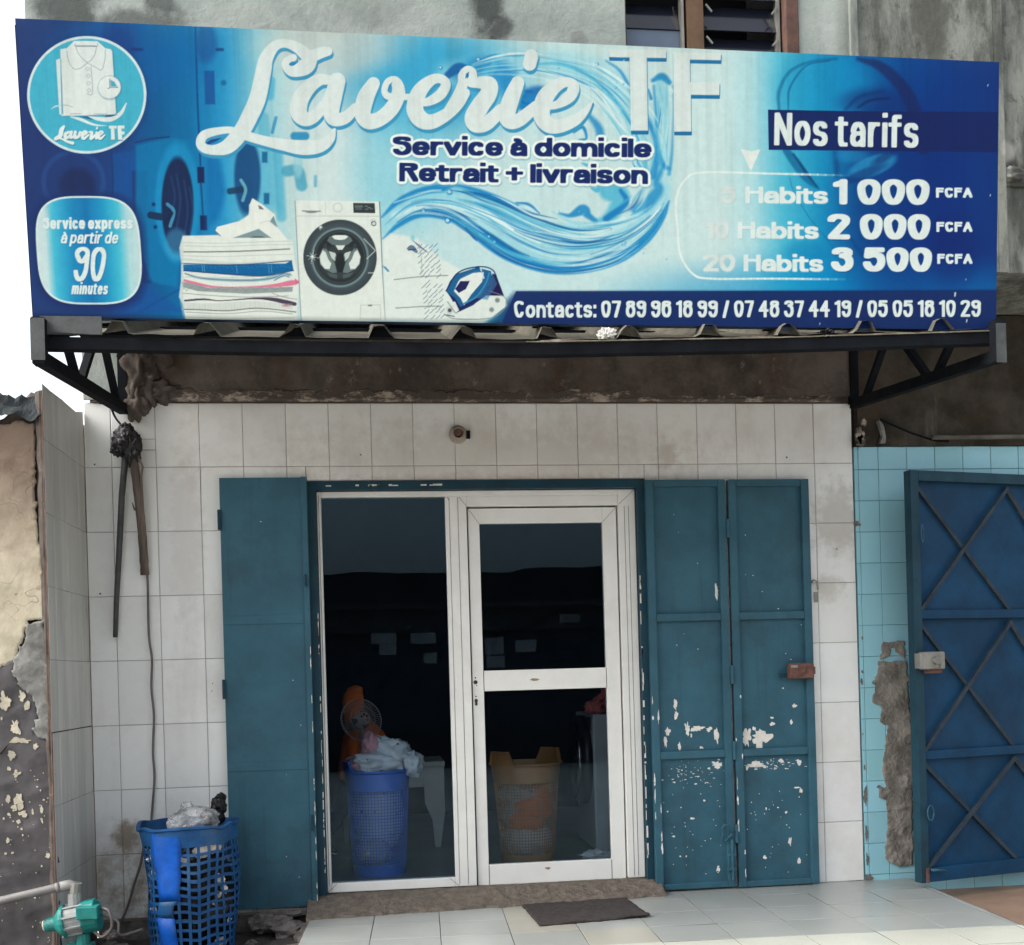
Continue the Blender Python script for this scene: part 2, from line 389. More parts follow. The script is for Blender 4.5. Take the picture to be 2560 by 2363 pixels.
stroke(Z1((1560,930),(1620,930),(1640,1010)), (50,150,190), 14, .7, 9); ell(*Z1((1620,900))[0], 12, 30, (150,205,220), .7, 6); stroke(Z1((1715,960),(1715,1010)), (60,150,190), 4, .6, 5)
stroke(Z1((1470,440),(1465,520)), (70,175,215), 12, .7, 8); stroke(Z1((1430,640),(1440,760)), (80,170,205), 14, .6, 10); stroke(Z1((1500,640),(1480,720)), (30,130,190), 4, .7, 3)
stroke(Z1((1600,740),(1660,740)), (20,130,190), 10, .8, 5); stroke(Z1((750,1700),(1000,1560)), (16,70,140), 2, .6, 2)
# swirl of water
def w(pts, col, alpha=1, soft=6, z=Z2): stroke(z(*pts), col, None, alpha, soft)
B1, B2, B3, B4 = (24,132,200), (78,180,218), (150,211,231), (204,229,236)
w([(600,240,60),(900,190,60),(1200,180,70),(1450,260,90),(1640,480,110),(1730,700,90),(1760,900,70)], B3, .75, 50)
w([(240,1080,40),(420,950,60),(640,930,75),(850,1010,90),(1080,1150,110),(1350,1190,120),(1600,1130,90),(1760,980,50),(1820,860,10)], B3, .8, 22)
w([(650,240,20),(760,190,45),(900,230,60),(960,330,60)], B1, .8, 34); w([(600,240,20),(660,200,28),(720,210,10)], (20,96,170), .9, 8)
w([(760,170,4),(850,130,6),(1000,130,8),(1090,110,6)], B1, .7, 4); w([(860,150,6),(850,200,22),(800,230,16)], B2, .7, 8)
w([(1040,380,60),(1100,350,50),(1180,330,10)], (16,104,182), .85, 18); w([(1000,420,10),(1060,400,40),(1130,360,30)], B1, .8, 14)
w([(1080,180,4),(1250,180,8),(1420,270,8),(1560,420,10),(1640,540,8)], B2, .9, 9); w([(1480,160,3),(1560,220,7),(1620,330,10),(1700,470,14),(1750,560,20),(1770,660,18),(1740,800,20)], B1, .8, 9)
w([(1150,270,4),(1300,300,12),(1450,400,16),(1560,520,14),(1620,640,10)], (226,240,243), .8, 12); w([(1200,230,3),(1400,300,6),(1560,430,9)], (228,241,244), .8, 6)
w([(1380,460,10),(1440,540,22),(1450,640,20)], B1, .8, 14); w([(1300,560,4),(1350,530,9),(1370,590,6),(1330,600,4)], B1, .9, 4)
w([(1740,270,10),(1790,250,22),(1830,280,14)], B1, .85, 9); w([(1780,300,30),(1790,420,40),(1790,560,40),(1800,700,30)], B3, .9, 16); w([(1745,300,6),(1760,500,8),(1760,640,10),(1800,740,14),(1830,760,8)], B1, .7, 9)
w([(1850,300,4),(1855,420,4),(1850,560,5),(1845,680,8),(1830,790,10)], B1, .6, 6); ell(*Z2((1838,330))[0], 7, 9, B4, .9, 3); w([(1715,320,4),(1730,370,9)], B1, .8, 4)
w([(1800,740,8),(1760,830,18),(1770,880,26),(1700,960,34),(1640,990,20)], B1, .75, 14); w([(1500,880,60),(1560,920,50),(1500,1030,34),(1430,1060,16)], B2, .85, 16); w([(1560,880,10),(1590,950,16),(1480,1040,18)], (14,112,190), .8, 9)
w([(1220,1010,5),(1280,1020,12),(1350,990,30),(1380,1020,18),(1420,1050,12)], B1, .85, 6); w([(1400,870,6),(1430,880,14),(1440,860,8)], B2, .9, 4); w([(1345,730,3),(1370,740,9)], B2, .9, 3)
w([(232,1030,4),(330,940,16),(480,880,22),(640,870,24),(800,900,18),(960,960,12),(1100,1010,6)], B1, .9, 6); w([(300,950,3),(480,890,6),(560,880,4)], (200,232,242), .8, 4)
w([(600,890,14),(650,880,20),(730,900,14)], (150,214,234), .8, 6); w([(980,950,4),(1050,960,8),(1110,1010,3)], (20,120,190), .8, 3); w([(1000,970,6),(1060,990,10),(1110,1020,5)], B4, .9, 4)
w([(240,1150,3),(330,1070,14),(450,1010,22),(600,1020,30),(720,1080,34),(830,1170,36),(960,1250,34),(1150,1320,22),(1350,1320,22),(1550,1260,26),(1700,1150,26),(1790,1030,18),(1830,940,3)], B1, .92, 8)
w([(1000,1270,10),(1180,1300,20),(1350,1290,20),(1560,1210,12)], (12,112,188), .6, 14); w([(640,1040,6),(760,1120,12),(900,1210,10),(1060,1270,6)], (120,205,232), .8, 7)
w([(500,1010,10),(590,1015,14),(660,1040,8)], (16,104,176), .7, 9); w([(700,1090,4),(740,1140,6),(760,1160,3)], (14,90,160), .8, 3)
w([(300,1020,14),(500,960,20),(700,980,22),(900,1040,26),(1150,1130,30),(1400,1130,26),(1620,1040,14)], (222,239,243), .75, 20)
w([(800,1000,4),(880,1080,8),(1000,1150,8),(1200,1210,6),(1450,1190,5)], B2, .7, 8); w([(1150,1070,4),(1350,1100,10),(1550,1060,8),(1700,980,4)], B2, .6, 9); w([(1180,1000,3),(1300,1060,8),(1480,1060,6)], B3, .8, 6)
w([(1640,1110,4),(1720,1050,10),(1780,970,6)], (226,240,244), .7, 6)
for q in ((560,200,5),(770,155,6),(1430,180,5),(1030,210,6),(1580,1180,7),(610,890,8),(465,995,7),(600,1050,8),(860,1170,6),(830,1140,5),(640,350,6),(1300,1300,5)):
    p = Z2(q)[0]; ell(p[0], p[1], q[2], q[2], B1, .7, 2); ell(p[0]-1, p[1]-1, q[2]*.55, q[2]*.55, B4, .9, 2)
# glassy strands that follow the two ribbons of water
random.seed(12)
def strands(center, n, t0=0., t1=1., cols=None, amax=.75):
    C = cr(Z2(*center), 10); N = len(C)
    T_ = np.gradient(C[:, :2], axis=0); T_ /= np.hypot(T_[:, 0], T_[:, 1])[:, None]; Nn = np.stack([-T_[:, 1], T_[:, 0]], 1)
    for k in range(n):
        o = random.uniform(-1, 1); L = random.uniform(.12, .45); a = random.uniform(t0, max(t0, t1-L)); i0, i1 = int(a*(N-1)), int(min(1, a+L)*(N-1))
        if i1-i0 < 6: continue
        col = random.choice(cols); wob = random.uniform(0, 6.28); r0 = random.uniform(.7, 3.6)*(1.6 if random.random() < .2 else 1)
        pts = []
        for i in range(i0, i1+1, 2):
            s = (i-i0)/(i1-i0); q = C[i, :2] + Nn[i]*C[i, 2]*(o+.10*math.sin(wob+s*4)); pts.append((q[0], q[1], max(.3, r0*math.sin(math.pi*min(.97, max(.03, s))))))
        stroke(pts, col, None, random.uniform(.35, amax), random.choice((1.6, 2.5, 5)))
DK = (8, 88, 160)
strands([(235,1090,40),(400,955,64),(600,945,80),(800,1010,105),(1050,1130,125),(1300,1190,125),(1550,1150,110),(1720,1040,75),(1820,900,20)], 64, cols=(B1, B1, DK, B2, B3, B4, B4, (236,245,247)))
strands([(300,1060,24),(450,985,34),(620,1010,50),(800,1120,50),(1000,1245,40),(1250,1300,36),(1500,1250,44),(1700,1120,40),(1815,980,16)], 30, cols=(B1, DK, DK, B2, B4))
strands([(640,240,40),(900,180,60),(1180,190,70),(1420,270,90),(1600,450,110),(1710,650,100),(1740,850,70)], 58, cols=(B1, B2, B2, B3, B4, B4, (236,245,247)), amax=.65)
strands([(1790,270,30),(1795,420,40),(1790,600,40),(1800,760,28)], 12, cols=(B1, B2, B4)); strands([(1640,700,60),(1700,820,70),(1640,960,60),(1480,1040,30)], 16, cols=(B1, DK, B2, B4)); strands([(960,330,50),(1060,360,50),(1180,330,30)], 8, cols=(DK, B2))
for k in range(26):
    q_ = Z2((random.choice((random.uniform(300,1750), random.uniform(1500,1830))), random.uniform(180,1280)))[0]; rr = random.uniform(1.2, 3)
    ell(q_[0], q_[1], rr, rr, B1, .6, 1.6); ell(q_[0]-.5, q_[1]-.5, rr*.5, rr*.5, B4, .9, 1.4)
# faded portrait on the right
ell(*Z3((1330,950))[0], 150, 260, (14,36,110), .5, 130); ell(*Z3((900,330))[0], 120, 100, (20,150,208), .5, 70)
w([(640,430,8),(640,330,10),(700,220,8),(820,165,7),(960,150,8)], (6,86,140), .55, 8, Z3); w([(690,430,3),(700,310,5),(790,190,4),(920,160,4)], (4,70,130), .55, 4, Z3)
w([(1080,150,10),(1200,190,26),(1310,290,34),(1390,430,38),(1440,640,40)], (26,36,92), .75, 12, Z3)
ell(*Z3((1180,390))[0], 85, 34, (14,44,112), .6, 36); w([(1010,430,8),(1090,360,10),(1220,330,8)], (12,44,110), .5, 10, Z3); w([(1080,420,5),(1150,380,7),(1250,370,5)], (18,26,80), .6, 5, Z3)
w([(950,670,12),(960,740,16),(960,800,8)], (8,56,120), .6, 16, Z3); ell(*Z3((1050,690))[0], 40, 16, (40,150,205), .45, 18)
ell(*Z3((1160,745))[0], 62, 24, (44,150,206), .7, 10, ang=-.35); ell(*Z3((1110,790))[0], 60, 12, (8,44,110), .55, 10, ang=-.4); ell(*Z3((1220,700))[0], 30, 10, (8,30,90), .5, 8, ang=-.5)
for k in range(5): w([(1085+k*42,775-k*22,2),(1075+k*42,735-k*20,2)], (16,96,164), .4, 3, Z3)
w([(680,660,20),(740,740,26),(800,820,20),(860,870,6)], (4,84,140), .65, 8, Z3); w([(720,680,5),(790,780,8),(850,860,3)], (10,30,80), .5, 5, Z3)
w([(700,810,2),(720,880,3),(800,1020,3),(880,1120,3),(960,1220,2)], (6,96,150), .5, 3, Z3); w([(1040,1150,6),(1090,1220,12),(1150,1300,8)], (6,60,130), .5, 10, Z3)
ell(*Z3((780,1230))[0], 50, 30, (0,120,180), .4, 30); ell(*Z3((1620,1230))[0], 60, 90, (20,30,100), .4, 60)
# price list outline and arrow
poly(Z3((425,650),(483,664),(537,652),(483,772)), (228,234,235), 1)
_fade = lambda x, y: np.clip((2130-x)/160, 0, 1)
P_ = cr(Z3((1030,798,3.4),(600,788,3.4),(220,781,3.4),(120,820,3.4),(68,930,3.4),(76,1100,3.4),(92,1240,3.4),(160,1345,3.4),(260,1372,3.4),(600,1372,3.4),(1050,1376,3.4)), 10)
for a_, b_ in zip(P_[:-1], P_[1:]):
    m_ = (a_+b_)/2; al = float(np.clip((2125-m_[0])/120, 0, 1))
    if al > 0: stroke([(a_[0], a_[1], 2.6), (b_[0], b_[1], 2.6)], (232,240,242), None, al*.8, 1.5, smooth=False)
poly(Z3((578,432),(1000,440),(1858,446),(1853,670),(1000,660),(582,656)), (20,36,96), .97)
# contact strip
for k in range(12):
    t = k/11; x_ = 1212+t*70
    poly([(x_, 806-t*78), (2600, 724), (2600, 840), (x_-20, 840)], (int(6+14*t), int(104-58*t), int(150-46*t)), .35, 10)
poly([(1290, 728), (2600, 726), (2600, 850), (1236, 850)], (20,44,102), .95, 3)
# linen, shoe, machine, shirts and iron
Z5 = Z(440, 480, .27972); G = (226,231,229)
poly(Z5((60,392),(420,385),(1040,430),(1060,600),(1100,800),(1085,1000),(1080,1150),(85,1140),(60,1000),(28,940),(45,800),(50,640),(32,500)), G, 1, 3)
poly(Z5((350,350),(368,312),(560,262),(650,205),(655,120),(682,55),(780,118),(880,200),(912,322),(1000,430),(480,430),(390,392)), (232,235,233), 1, 2)
stroke(Z5((655,110),(648,200),(560,262)), (150,200,220), 1.4, .6, 2); poly(Z5((508,411),(740,330),(852,411)), (128,152,160)); poly(Z5((655,410),(700,394),(770,396),(800,410)), (90,108,116)); poly(Z5((838,268),(872,212),(910,318)), (120,150,160)); poly(Z5((732,118),(760,128),(788,158),(745,155)), (110,120,124)); stroke(Z5((350,350),(395,392)), (60,70,90), 1.2, .7)
stroke(Z5((750,280),(830,262),(900,320)), (196,204,206), 1, .8)
stroke(Z5((70,536),(300,536),(640,528),(1015,510)), (112,106,102), 1.5, .9); stroke(Z5((60,600),(500,640),(1000,620)), (196,202,202), 3, .6, 4)
poly(Z5((60,650),(500,648),(980,640),(1035,612),(1050,700),(800,748),(560,744),(65,706)), (14,98,160), 1, 2)
for x_ in (232,250,540,826,850): stroke(Z5((x_,655),(x_+8,725)), (110,170,205), 1, .7)
for k in range(26): stroke(Z5((80+k*37,662+7*math.sin(k*2.1)),(100+k*37,676+9*math.sin(k*1.3))), (40,130,186), 1.2, .6)
stroke(Z5((80,735,4),(220,770,12),(500,790,14),(760,785,14),(900,750,22),(1020,735,12)), (158,190,205)); stroke(Z5((80,728),(260,775),(640,790),(860,770),(960,730),(1025,745)), (84,112,140), 1.2, .8); stroke(Z5((880,790),(960,750),(1010,760)), (70,120,160), 1.6, .7)
stroke(Z5((75,790,10),(160,815,14),(360,850,8),(650,850,6),(880,836,14),(1020,815,24),(1090,806,14)), (222,124,156)); poly(Z5((1060,770),(1098,800),(1070,835)), (222,110,150))
poly(Z5((50,800),(120,815),(300,858),(620,858),(1045,848),(1040,892),(620,910),(200,888),(60,852)), (150,158,162), 1, 2)
for k in range(40): ell(*Z5((70+k*24, 865+14*math.sin(k*1.7)))[0], 3, 2, (128,138,144), .5, 2)
stroke(Z5((860,905,3),(960,940,4),(1080,960,3)), (150,146,146), None, .8); stroke(Z5((80,972,8),(250,960,8),(400,972,4),(700,952,7),(860,960,16),(980,985,20),(1062,1002,16)), (78,66,86)); ell(*Z5((985,1015))[0], 10, 3, (180,90,120), .8, 3)
for k in range(72): stroke(Z5((75+k*13.5,990+10*math.sin(k*.11)),(77+k*13.5,1045+12*math.sin(k*.09))), (178,182,182), .8, .75, 1.2, smooth=False)
stroke(Z5((50,1050),(250,1055),(450,1062),(700,1040),(900,1052),(1070,1074)), (120,116,116), 1.5, .9); stroke(Z5((90,1075),(460,1088),(760,1065),(1040,1090)), (150,150,150), 1, .8)
poly(Z5((1065,75),(1815,88),(1842,640),(1872,1146),(1120,1152),(1095,700)), (226,231,230), 1, 2)
stroke(Z5((1064,80),(1095,700),(1120,1160)), (128,140,142), 1, .9, smooth=False); stroke(Z5((1820,90),(1842,640),(1870,1142)), (96,104,110), 1.2, .9, smooth=False); stroke(Z5((1070,215),(1822,218)), (190,196,196), 1, .9); stroke(Z5((1335,80),(1338,212)), (196,202,202), 1, .8)
poly(Z5((1582,98),(1775,101),(1781,190),(1586,187)), (52,60,66)); stroke(Z5((1606,130),(1660,130)), (110,120,124), 3, .8); stroke(Z5((1610,152),(1655,152)), (100,110,114), 2, .8)
for q in ((1690,128),(1715,140),(1695,155),(1735,150)): stroke(Z5(q, (q[0]+22, q[1])), (140,150,152), 1, .8)
stroke(Z5((1130,170),(1210,174),(1290,172)), (120,128,130), 1.5, .9); ell(*Z5((1210,180))[0], 14, 3, (120,124,128), .8); ell(*Z5((1445,140))[0], 11, 11, (170,178,178), .9, 1.2, ring=1.4)
poly(Z5((1738,240),(1782,240),(1784,305),(1740,305)), (206,212,212), .9); ell(*Z5((1768,283))[0], 5.5, 5.5, (70,80,84), 1, 1.2, ring=2); ell(*Z5((1752,273))[0], 1.6, 1.6, (70,80,84)); stroke(Z5((1650,1012),(1824,1010),(1830,1138),(1646,1136),(1650,1012)), (186,190,188), .9, .9, smooth=False); stroke(Z5((1722,1016),(1746,1016)), (110,116,118), 2, .9)
cx_, cy_ = Z5((1466,586))[0]; q = .27972
ell(cx_, cy_, 332*q, 342*q, (200,206,206), .9, 2); ell(cx_, cy_, 328*q, 338*q, (60,70,78)); ell(cx_+2, cy_-2, 290*q, 300*q, (70,80,88), .8, 12); ell(cx_, cy_, 248*q, 258*q, (128,156,164), .8, 4, ring=5); ell(cx_, cy_, 236*q, 246*q, (46,53,58), 1, 3); ell(cx_, cy_, 222*q, 230*q, (92,104,108), .5, 2.5, ring=2); ell(cx_, cy_, 205*q, 214*q, (40,46,50), .9, 3); ell(cx_, cy_+40*q, 190*q, 150*q, (66,76,80), .6, 14)
poly(Z5((1350,436),(1372,400),(1410,384),(1520,384),(1558,404),(1578,436),(1540,470),(1470,488),(1395,472)), (96,110,114)); poly(Z5((1392,398),(1420,388),(1512,388),(1540,400),(1510,424),(1470,430),(1420,424)), (228,234,234)); poly(Z5((1425,478),(1512,478),(1488,516),(1450,518)), (222,228,228))
def mir(p): return tuple((1466*2-a, b) for a, b in p)
for sh, c_ in ((((1280,580),(1310,505),(1340,500),(1372,560),(1420,640),(1446,720),(1400,725),(1330,690),(1290,650)), (112,128,132)), (((1284,580),(1312,520),(1338,540),(1360,600),(1388,640),(1372,690),(1330,688),(1294,640)), (224,230,230)), (((1365,530),(1420,545),(1442,580),(1420,620),(1390,590)), (206,214,214)), (((1318,470),(1345,460),(1350,500),(1325,515)), (60,66,70)), (((1345,720),(1440,740),(1440,775),(1380,760)), (80,92,96))):
    poly(Z5(*sh), c_, .95); poly(Z5(*mir(sh)), c_, .95)
ell(*Z5((1466,600))[0], 12, 16, (36,42,46), .9, 4); poly(Z5((1420,640),(1466,600),(1512,640),(1490,720),(1440,720)), (34,40,44), .9, 3)
for (x_, y_, r_) in ((1220,580,52),(1292,316,26)):
    for a_ in range(8):
        rr = r_*(1.25 if a_ % 2 == 0 else .85); stroke(Z5((x_, y_, 3.4), (x_+rr*math.cos(a_*math.pi/4+.2), y_+rr*math.sin(a_*math.pi/4+.2), .6)), (236,242,242), None, .95, 1.2)
stroke(Z5((1680,420),(1782,525),(1705,598)), (214,222,222), 1.1, .8, smooth=False); stroke(Z5((1720,724),(1785,724)), (226,232,232), 1, .9); stroke(Z5((1850,665),(1900,700)), (20,120,180), 2.5, .8)
poly(Z2((236,1160),(280,1122),(400,1140),(430,1150),(470,1180),(560,1260),(720,1350),(900,1440),(925,1520),(840,1590),(760,1615),(250,1602)), (224,231,231), 1, 8)
ell(*Z2((404,1146))[0], 5, 7, (110,196,206), .7, 5); stroke(Z2((300,1378),(440,1362),(600,1354)), (128,134,136), 1.2, .9); stroke(Z2((310,1536),(480,1526),(560,1526)), (128,134,136), 1.2, .9); stroke(Z2((250,1310),(268,1330)), (40,120,170), 2.5, .8)
stroke(Z2((405,1160,1),(440,1190,4),(485,1225,2)), (70,100,140)); stroke(Z2((380,1205,8),(400,1200,14),(425,1222,8)), (96,122,150)); stroke(Z2((382,1214),(420,1208)), (40,60,100), 1.2)
random.seed(5)
for row in range(15):
    for k in range(4):
        y_ = 1190+row*28+random.uniform(-5,5); x_ = 430+k*30+row*3+random.uniform(-5,5)
        if abs(y_-1375) < 14: continue
        stroke(Z2((x_, y_+12),(x_+12, y_+2),(x_+22, y_-10)), (98,118,140), .9, .8)
stroke(Z2((440,1180),(455,1290),(450,1350)), (150,158,164), .8, .8)
poly(Z2((588,1440),(612,1385),(650,1345),(760,1310),(840,1330),(850,1400),(800,1470),(720,1530),(655,1555),(625,1490)), (30,96,150)); poly(Z2((600,1450),(640,1480),(670,1530),(780,1470),(835,1400),(845,1350),(870,1400),(800,1500),(660,1560)), (26,38,96)); poly(Z2((632,1440),(665,1375),(740,1340),(800,1335),(790,1390),(730,1460),(690,1520),(670,1480)), (228,233,234)); poly(Z2((640,1430),(670,1385),(722,1385),(700,1430),(660,1452)), (34,36,92)); stroke(Z2((690,1510),(760,1470),(810,1400),(830,1340)), (60,140,190), 2, .9)
poly(Z2((800,1470),(850,1440),(920,1478),(918,1530),(840,1588),(650,1592),(580,1570),(600,1500),(640,1500),(665,1555),(740,1520)), (222,229,229)); poly(Z2((812,1466),(850,1345),(868,1350),(912,1468)), (34,24,78)); ell(*Z2((766,1312))[0], 6, 4, (20,80,140)); stroke(Z2((780,1310),(800,1370)), (200,220,230), 1.6)
for q in ((875,1492),(843,1545)): ell(*Z2(q)[0], 6.5, 6.5, (150,156,158), .95); ell(*Z2(q)[0], 3, 3, (110,116,118), .8)
poly(Z2((588,1530),(630,1520),(632,1560),(600,1580)), (206,212,212)); ell(*Z2((610,1548))[0], 5, 5, (60,70,80), .9); stroke(Z2((580,1572),(635,1582)), (50,60,70), 1.2, .9)
stroke(Z2((830,1440),(915,1475),(922,1530),(840,1590),(650,1596),(580,1572)), (128,140,150), 1.1, .85); stroke(Z2((655,1556),(760,1500),(830,1440),(850,1345)), (40,60,110), 1.3, .9); stroke(Z2((632,1440),(668,1372),(740,1338),(802,1334)), (70,120,170), 1.2, .9); stroke(Z2((598,1500),(640,1560),(655,1556)), (120,130,140), 1.2, .8)
stroke(Z2((590,1440),(655,1340),(770,1306),(850,1325),(880,1400)), (14,40,90), 1.6, .9); poly(Z2((760,1480),(820,1420),(850,1350),(875,1400),(820,1490)), (60,120,170), .6, 3)
for y_ in (452, 480, 570, 760): stroke(Z5((60,y_),(380,y_+8),(720,y_-4),(1040,y_-12)), (176,184,186), .8, .7)
stroke(Z5((50,640),(560,650),(1030,615)), (30,60,110), 1.4, .7); stroke(Z5((70,704),(560,742),(800,748),(1050,702)), (24,60,110), 1.6, .8); stroke(Z5((55,905),(300,925),(640,940),(1000,930)), (150,152,156), 1.1, .8); stroke(Z5((60,1120),(560,1132),(1060,1125)), (160,164,164), 1, .7)
poly(Z5((28,930),(48,800),(44,640),(30,500),(58,392),(70,500),(66,900),(80,1130),(60,1100)), (196,206,210), .6, 4)
# round badge
Z6 = Z(40, 60, .18395)
ell(219, 240, 152, 152, (22,50,110), .45, 26); ell(217, 237.5, 149, 147, (212,228,236)); ell(217, 237.5, 142.5, 140.5, (68,176,208))
poly(Z6((545,490),(600,470),(620,1240),(590,1225)), (222,230,234), 1, 2)
_shirt = ((600,345),(690,330),(790,232),(1105,235),(1215,330),(1290,345),(1310,380),(1360,1215),(1335,1232),(740,1250),(620,1250),(640,1200))
poly([(a+3, b+2) for a, b in Z6(*_shirt)], (30,110,150), .6, 5); poly(Z6(*_shirt), (224,231,234))
for p_ in (((805,270),(820,300),(1092,304),(1105,265)), ((812,310),(860,420),(970,520),(1060,440),(1095,320)), ((690,370),(720,520),(790,612),(880,600),(970,530)), ((1215,350),(1210,480),(1165,622),(1080,590),(970,530)), ((1020,580),(1038,940),(965,950)), ((612,480),(640,1230)), ((740,1222),(890,1222)), ((1060,1224),(1235,1226)), ((600,1110),(680,1105),(770,1130))):
    stroke(Z6(*p_), (150,160,172), .9, .85, 1.3)
stroke(Z6((815,300),(1092,304)), (110,122,140), 1.3, .9)
for y_, x_ in ((612,975),(708,982),(808,988),(905,996)): ell(*Z6((x_, y_))[0], 4, 4, (150,160,172), .9, 1.2, ring=1.3)
ell(*Z6((1278,872))[0], 29, 29, (30,100,140), .5, 8); ell(*Z6((1270,862))[0], 28.5, 28.5, (226,233,236)); ell(*Z6((1270,862))[0], 28.5, 28.5, (136,146,158), .7, 1.2, ring=1)
poly(Z6((1285,760),(1340,790),(1375,850),(1290,850)), (76,172,206)); stroke(Z6((1275,750),(1275,862)), (150,158,168), 1.4); stroke(Z6((1250,880),(1285,864),(1385,864)), (150,158,168), 1.4, smooth=False)
stroke(Z6((475,1160,3),(540,1120,12),(610,1115,6)), (196,224,234), None, .9); stroke(Z6((740,1262,6),(880,1300,20),(1060,1370,14),(1240,1385,2)), (222,231,236)); stroke(Z6((970,1255,4),(1120,1290,26),(1280,1295,34),(1420,1220,26),(1500,1080,8)), (222,231,236)); poly(Z6((1230,1242),(1380,1236),(1300,1262),(1205,1268)), (40,70,120), .9); poly(Z6((850,1262),(980,1258),(1060,1310)), (40,70,120), .8)
poly(Z6((1262,1384),(1368,1384),(1368,1422),(1338,1422),(1342,1578),(1292,1578),(1292,1422),(1266,1422)), (228,235,238)); poly(Z6((1380,1384),(1474,1382),(1474,1424),(1434,1424),(1436,1462),(1472,1462),(1474,1502),(1440,1502),(1444,1578),(1390,1578)), (228,235,238)); stroke(Z6((1294,1582),(1344,1582)), (60,120,160), 1); stroke(Z6((1392,1582),(1446,1582)), (60,120,160), 1)
# the brand word in brush script, with its drop shadow
ZA, ZB = Z(480, 80, .33966), Z(1100, 80, .3796)
WORD = [ZA((1000,142,34),(950,152,42),(880,178,44),(835,165,45),(780,118,40),(690,84,32),(610,104,38),(548,190,50),(525,290,58),(485,480,62),(430,610,62),(365,730,60),(270,838,55),(170,868,38),(90,855,34),(62,812,34),(95,756,34),(200,728,28),(290,724,26),(380,757,34),(520,798,36),(680,832,44),(820,852,54),(940,838,50),(1015,788,34),(1048,720,12)),
        ZA((880,190,46),(846,245,60),(800,275,52),(735,290,38),(697,255,34),(700,218,32),(745,190,28)),
        ZA((1010,352,34),(940,352,44),(868,400,52),(800,490,62),(785,590,62),(832,642,52),(900,620,46),(975,530,36),(1040,400,34)),
        ZA((1068,362,62),(1042,480,62),(1024,590,60),(1052,642,52),(1130,630,45),(1200,560,35)),
        ZA((1335,380,48),(1280,480,62),(1256,600,60),(1300,658,58),(1385,638,55),(1472,560,55),(1520,450,50),(1500,368,38),(1450,366,30),(1418,420,24),(1440,472,26),(1540,478,24),(1640,480,22)),
        ZA((1640,490,22),(1720,518,30),(1820,468,40),(1868,390,36),(1832,346,34),(1760,356,40),(1674,440,56),(1640,560,62),(1680,640,62),(1760,662,55),(1870,610,46),(1960,530,40),(2010,450,36)),
        ZB((60,520,36),(118,420,36),(150,340,34),(146,285,26),(178,248,24),(212,262,26),(216,305,28),(200,335,28),(270,334,40),(326,348,52),(318,410,56),(266,485,60),(224,565,62),(240,612,52),(310,600,48),(400,515,40)),
        ZB((512,335,44),(472,430,54),(440,540,56),(462,592,48),(530,575,45),(630,490,36)), ZB((602,160,46),(590,212,44)),
        ZB((640,490,24),(760,482,26),(850,430,38),(880,362,38),(840,330,32),(770,352,42),(694,430,56),(668,540,56),(712,610,52),(790,620,45),(890,580,38),(960,520,22),(1002,462,6))]
TF = [ZB((1112,112),(1490,118),(1490,172),(1362,170),(1370,650),(1258,650),(1248,168),(1114,165)), ZB((1534,135),(1852,140),(1850,186),(1646,182),(1648,330),(1842,332),(1840,416),(1652,414),(1656,656),(1542,656))]
for k in range(5):
    o_ = (1.2+k*.4, 3+k*1.5)
    for s_ in WORD: stroke(s_, (30,112,168) if k < 4 else (60,150,196), off=o_, soft=2)
    for s_ in TF: poly([(a+o_[0]*.4, b+o_[1]*1.05) for a, b in s_], (26,112,170), 1, 2)
for s_ in WORD: stroke(s_, (221,230,233))
for s_ in TF: poly(s_, (219,229,232))
ell(*ZA((740,233))[0], 9, 5, (40,130,184), .95, 2, ang=-.3); poly(ZA((102,818),(140,792),(218,778),(180,805),(120,828)), (26,70,140), .95); poly(ZA((1436,440),(1450,390),(1474,366),(1466,400)), (40,130,190), .9); poly(ZB((165,310),(172,276),(192,262),(186,290)), (30,110,176), .95)
# small brand word inside the badge
def small(sh): return [[(115+(x-480)*.1695+(0 if x > 600 else 0), 334+(y-300)*.1655-(x-480)*.004, r_*.165) for x, y, r_ in s_] for s_ in sh]
SW = [Z6((650,1395,18),(620,1440,30),(600,1520,30),(540,1562,24),(600,1555,14),(700,1600,18),(770,1622,22)), Z6((720,1470,18),(672,1500,24),(680,1550,22),(730,1520,18),(752,1470,20),(742,1540,22),(790,1530,14)), Z6((806,1468,20),(800,1540,24),(850,1530,20),(872,1470,14),(900,1500,12)), Z6((905,1520,14),(960,1480,16),(930,1460,16),(900,1510,22),(920,1560,20),(985,1510,14)), Z6((1000,1470,14),(1030,1480,20),(1020,1560,20),(1075,1510,14)), Z6((1098,1478,18),(1090,1550,20),(1130,1530,12)), Z6((1102,1412,12),(1100,1426,12)), Z6((1128,1520,12),(1178,1480,14),(1150,1462,14),(1120,1510,20),(1145,1562,18),(1205,1510,10))]
for s_ in SW: stroke(s_, (30,110,150), off=(1.5, 2.5), alpha=.8)
for s_ in SW: stroke(s_, (228,235,238))
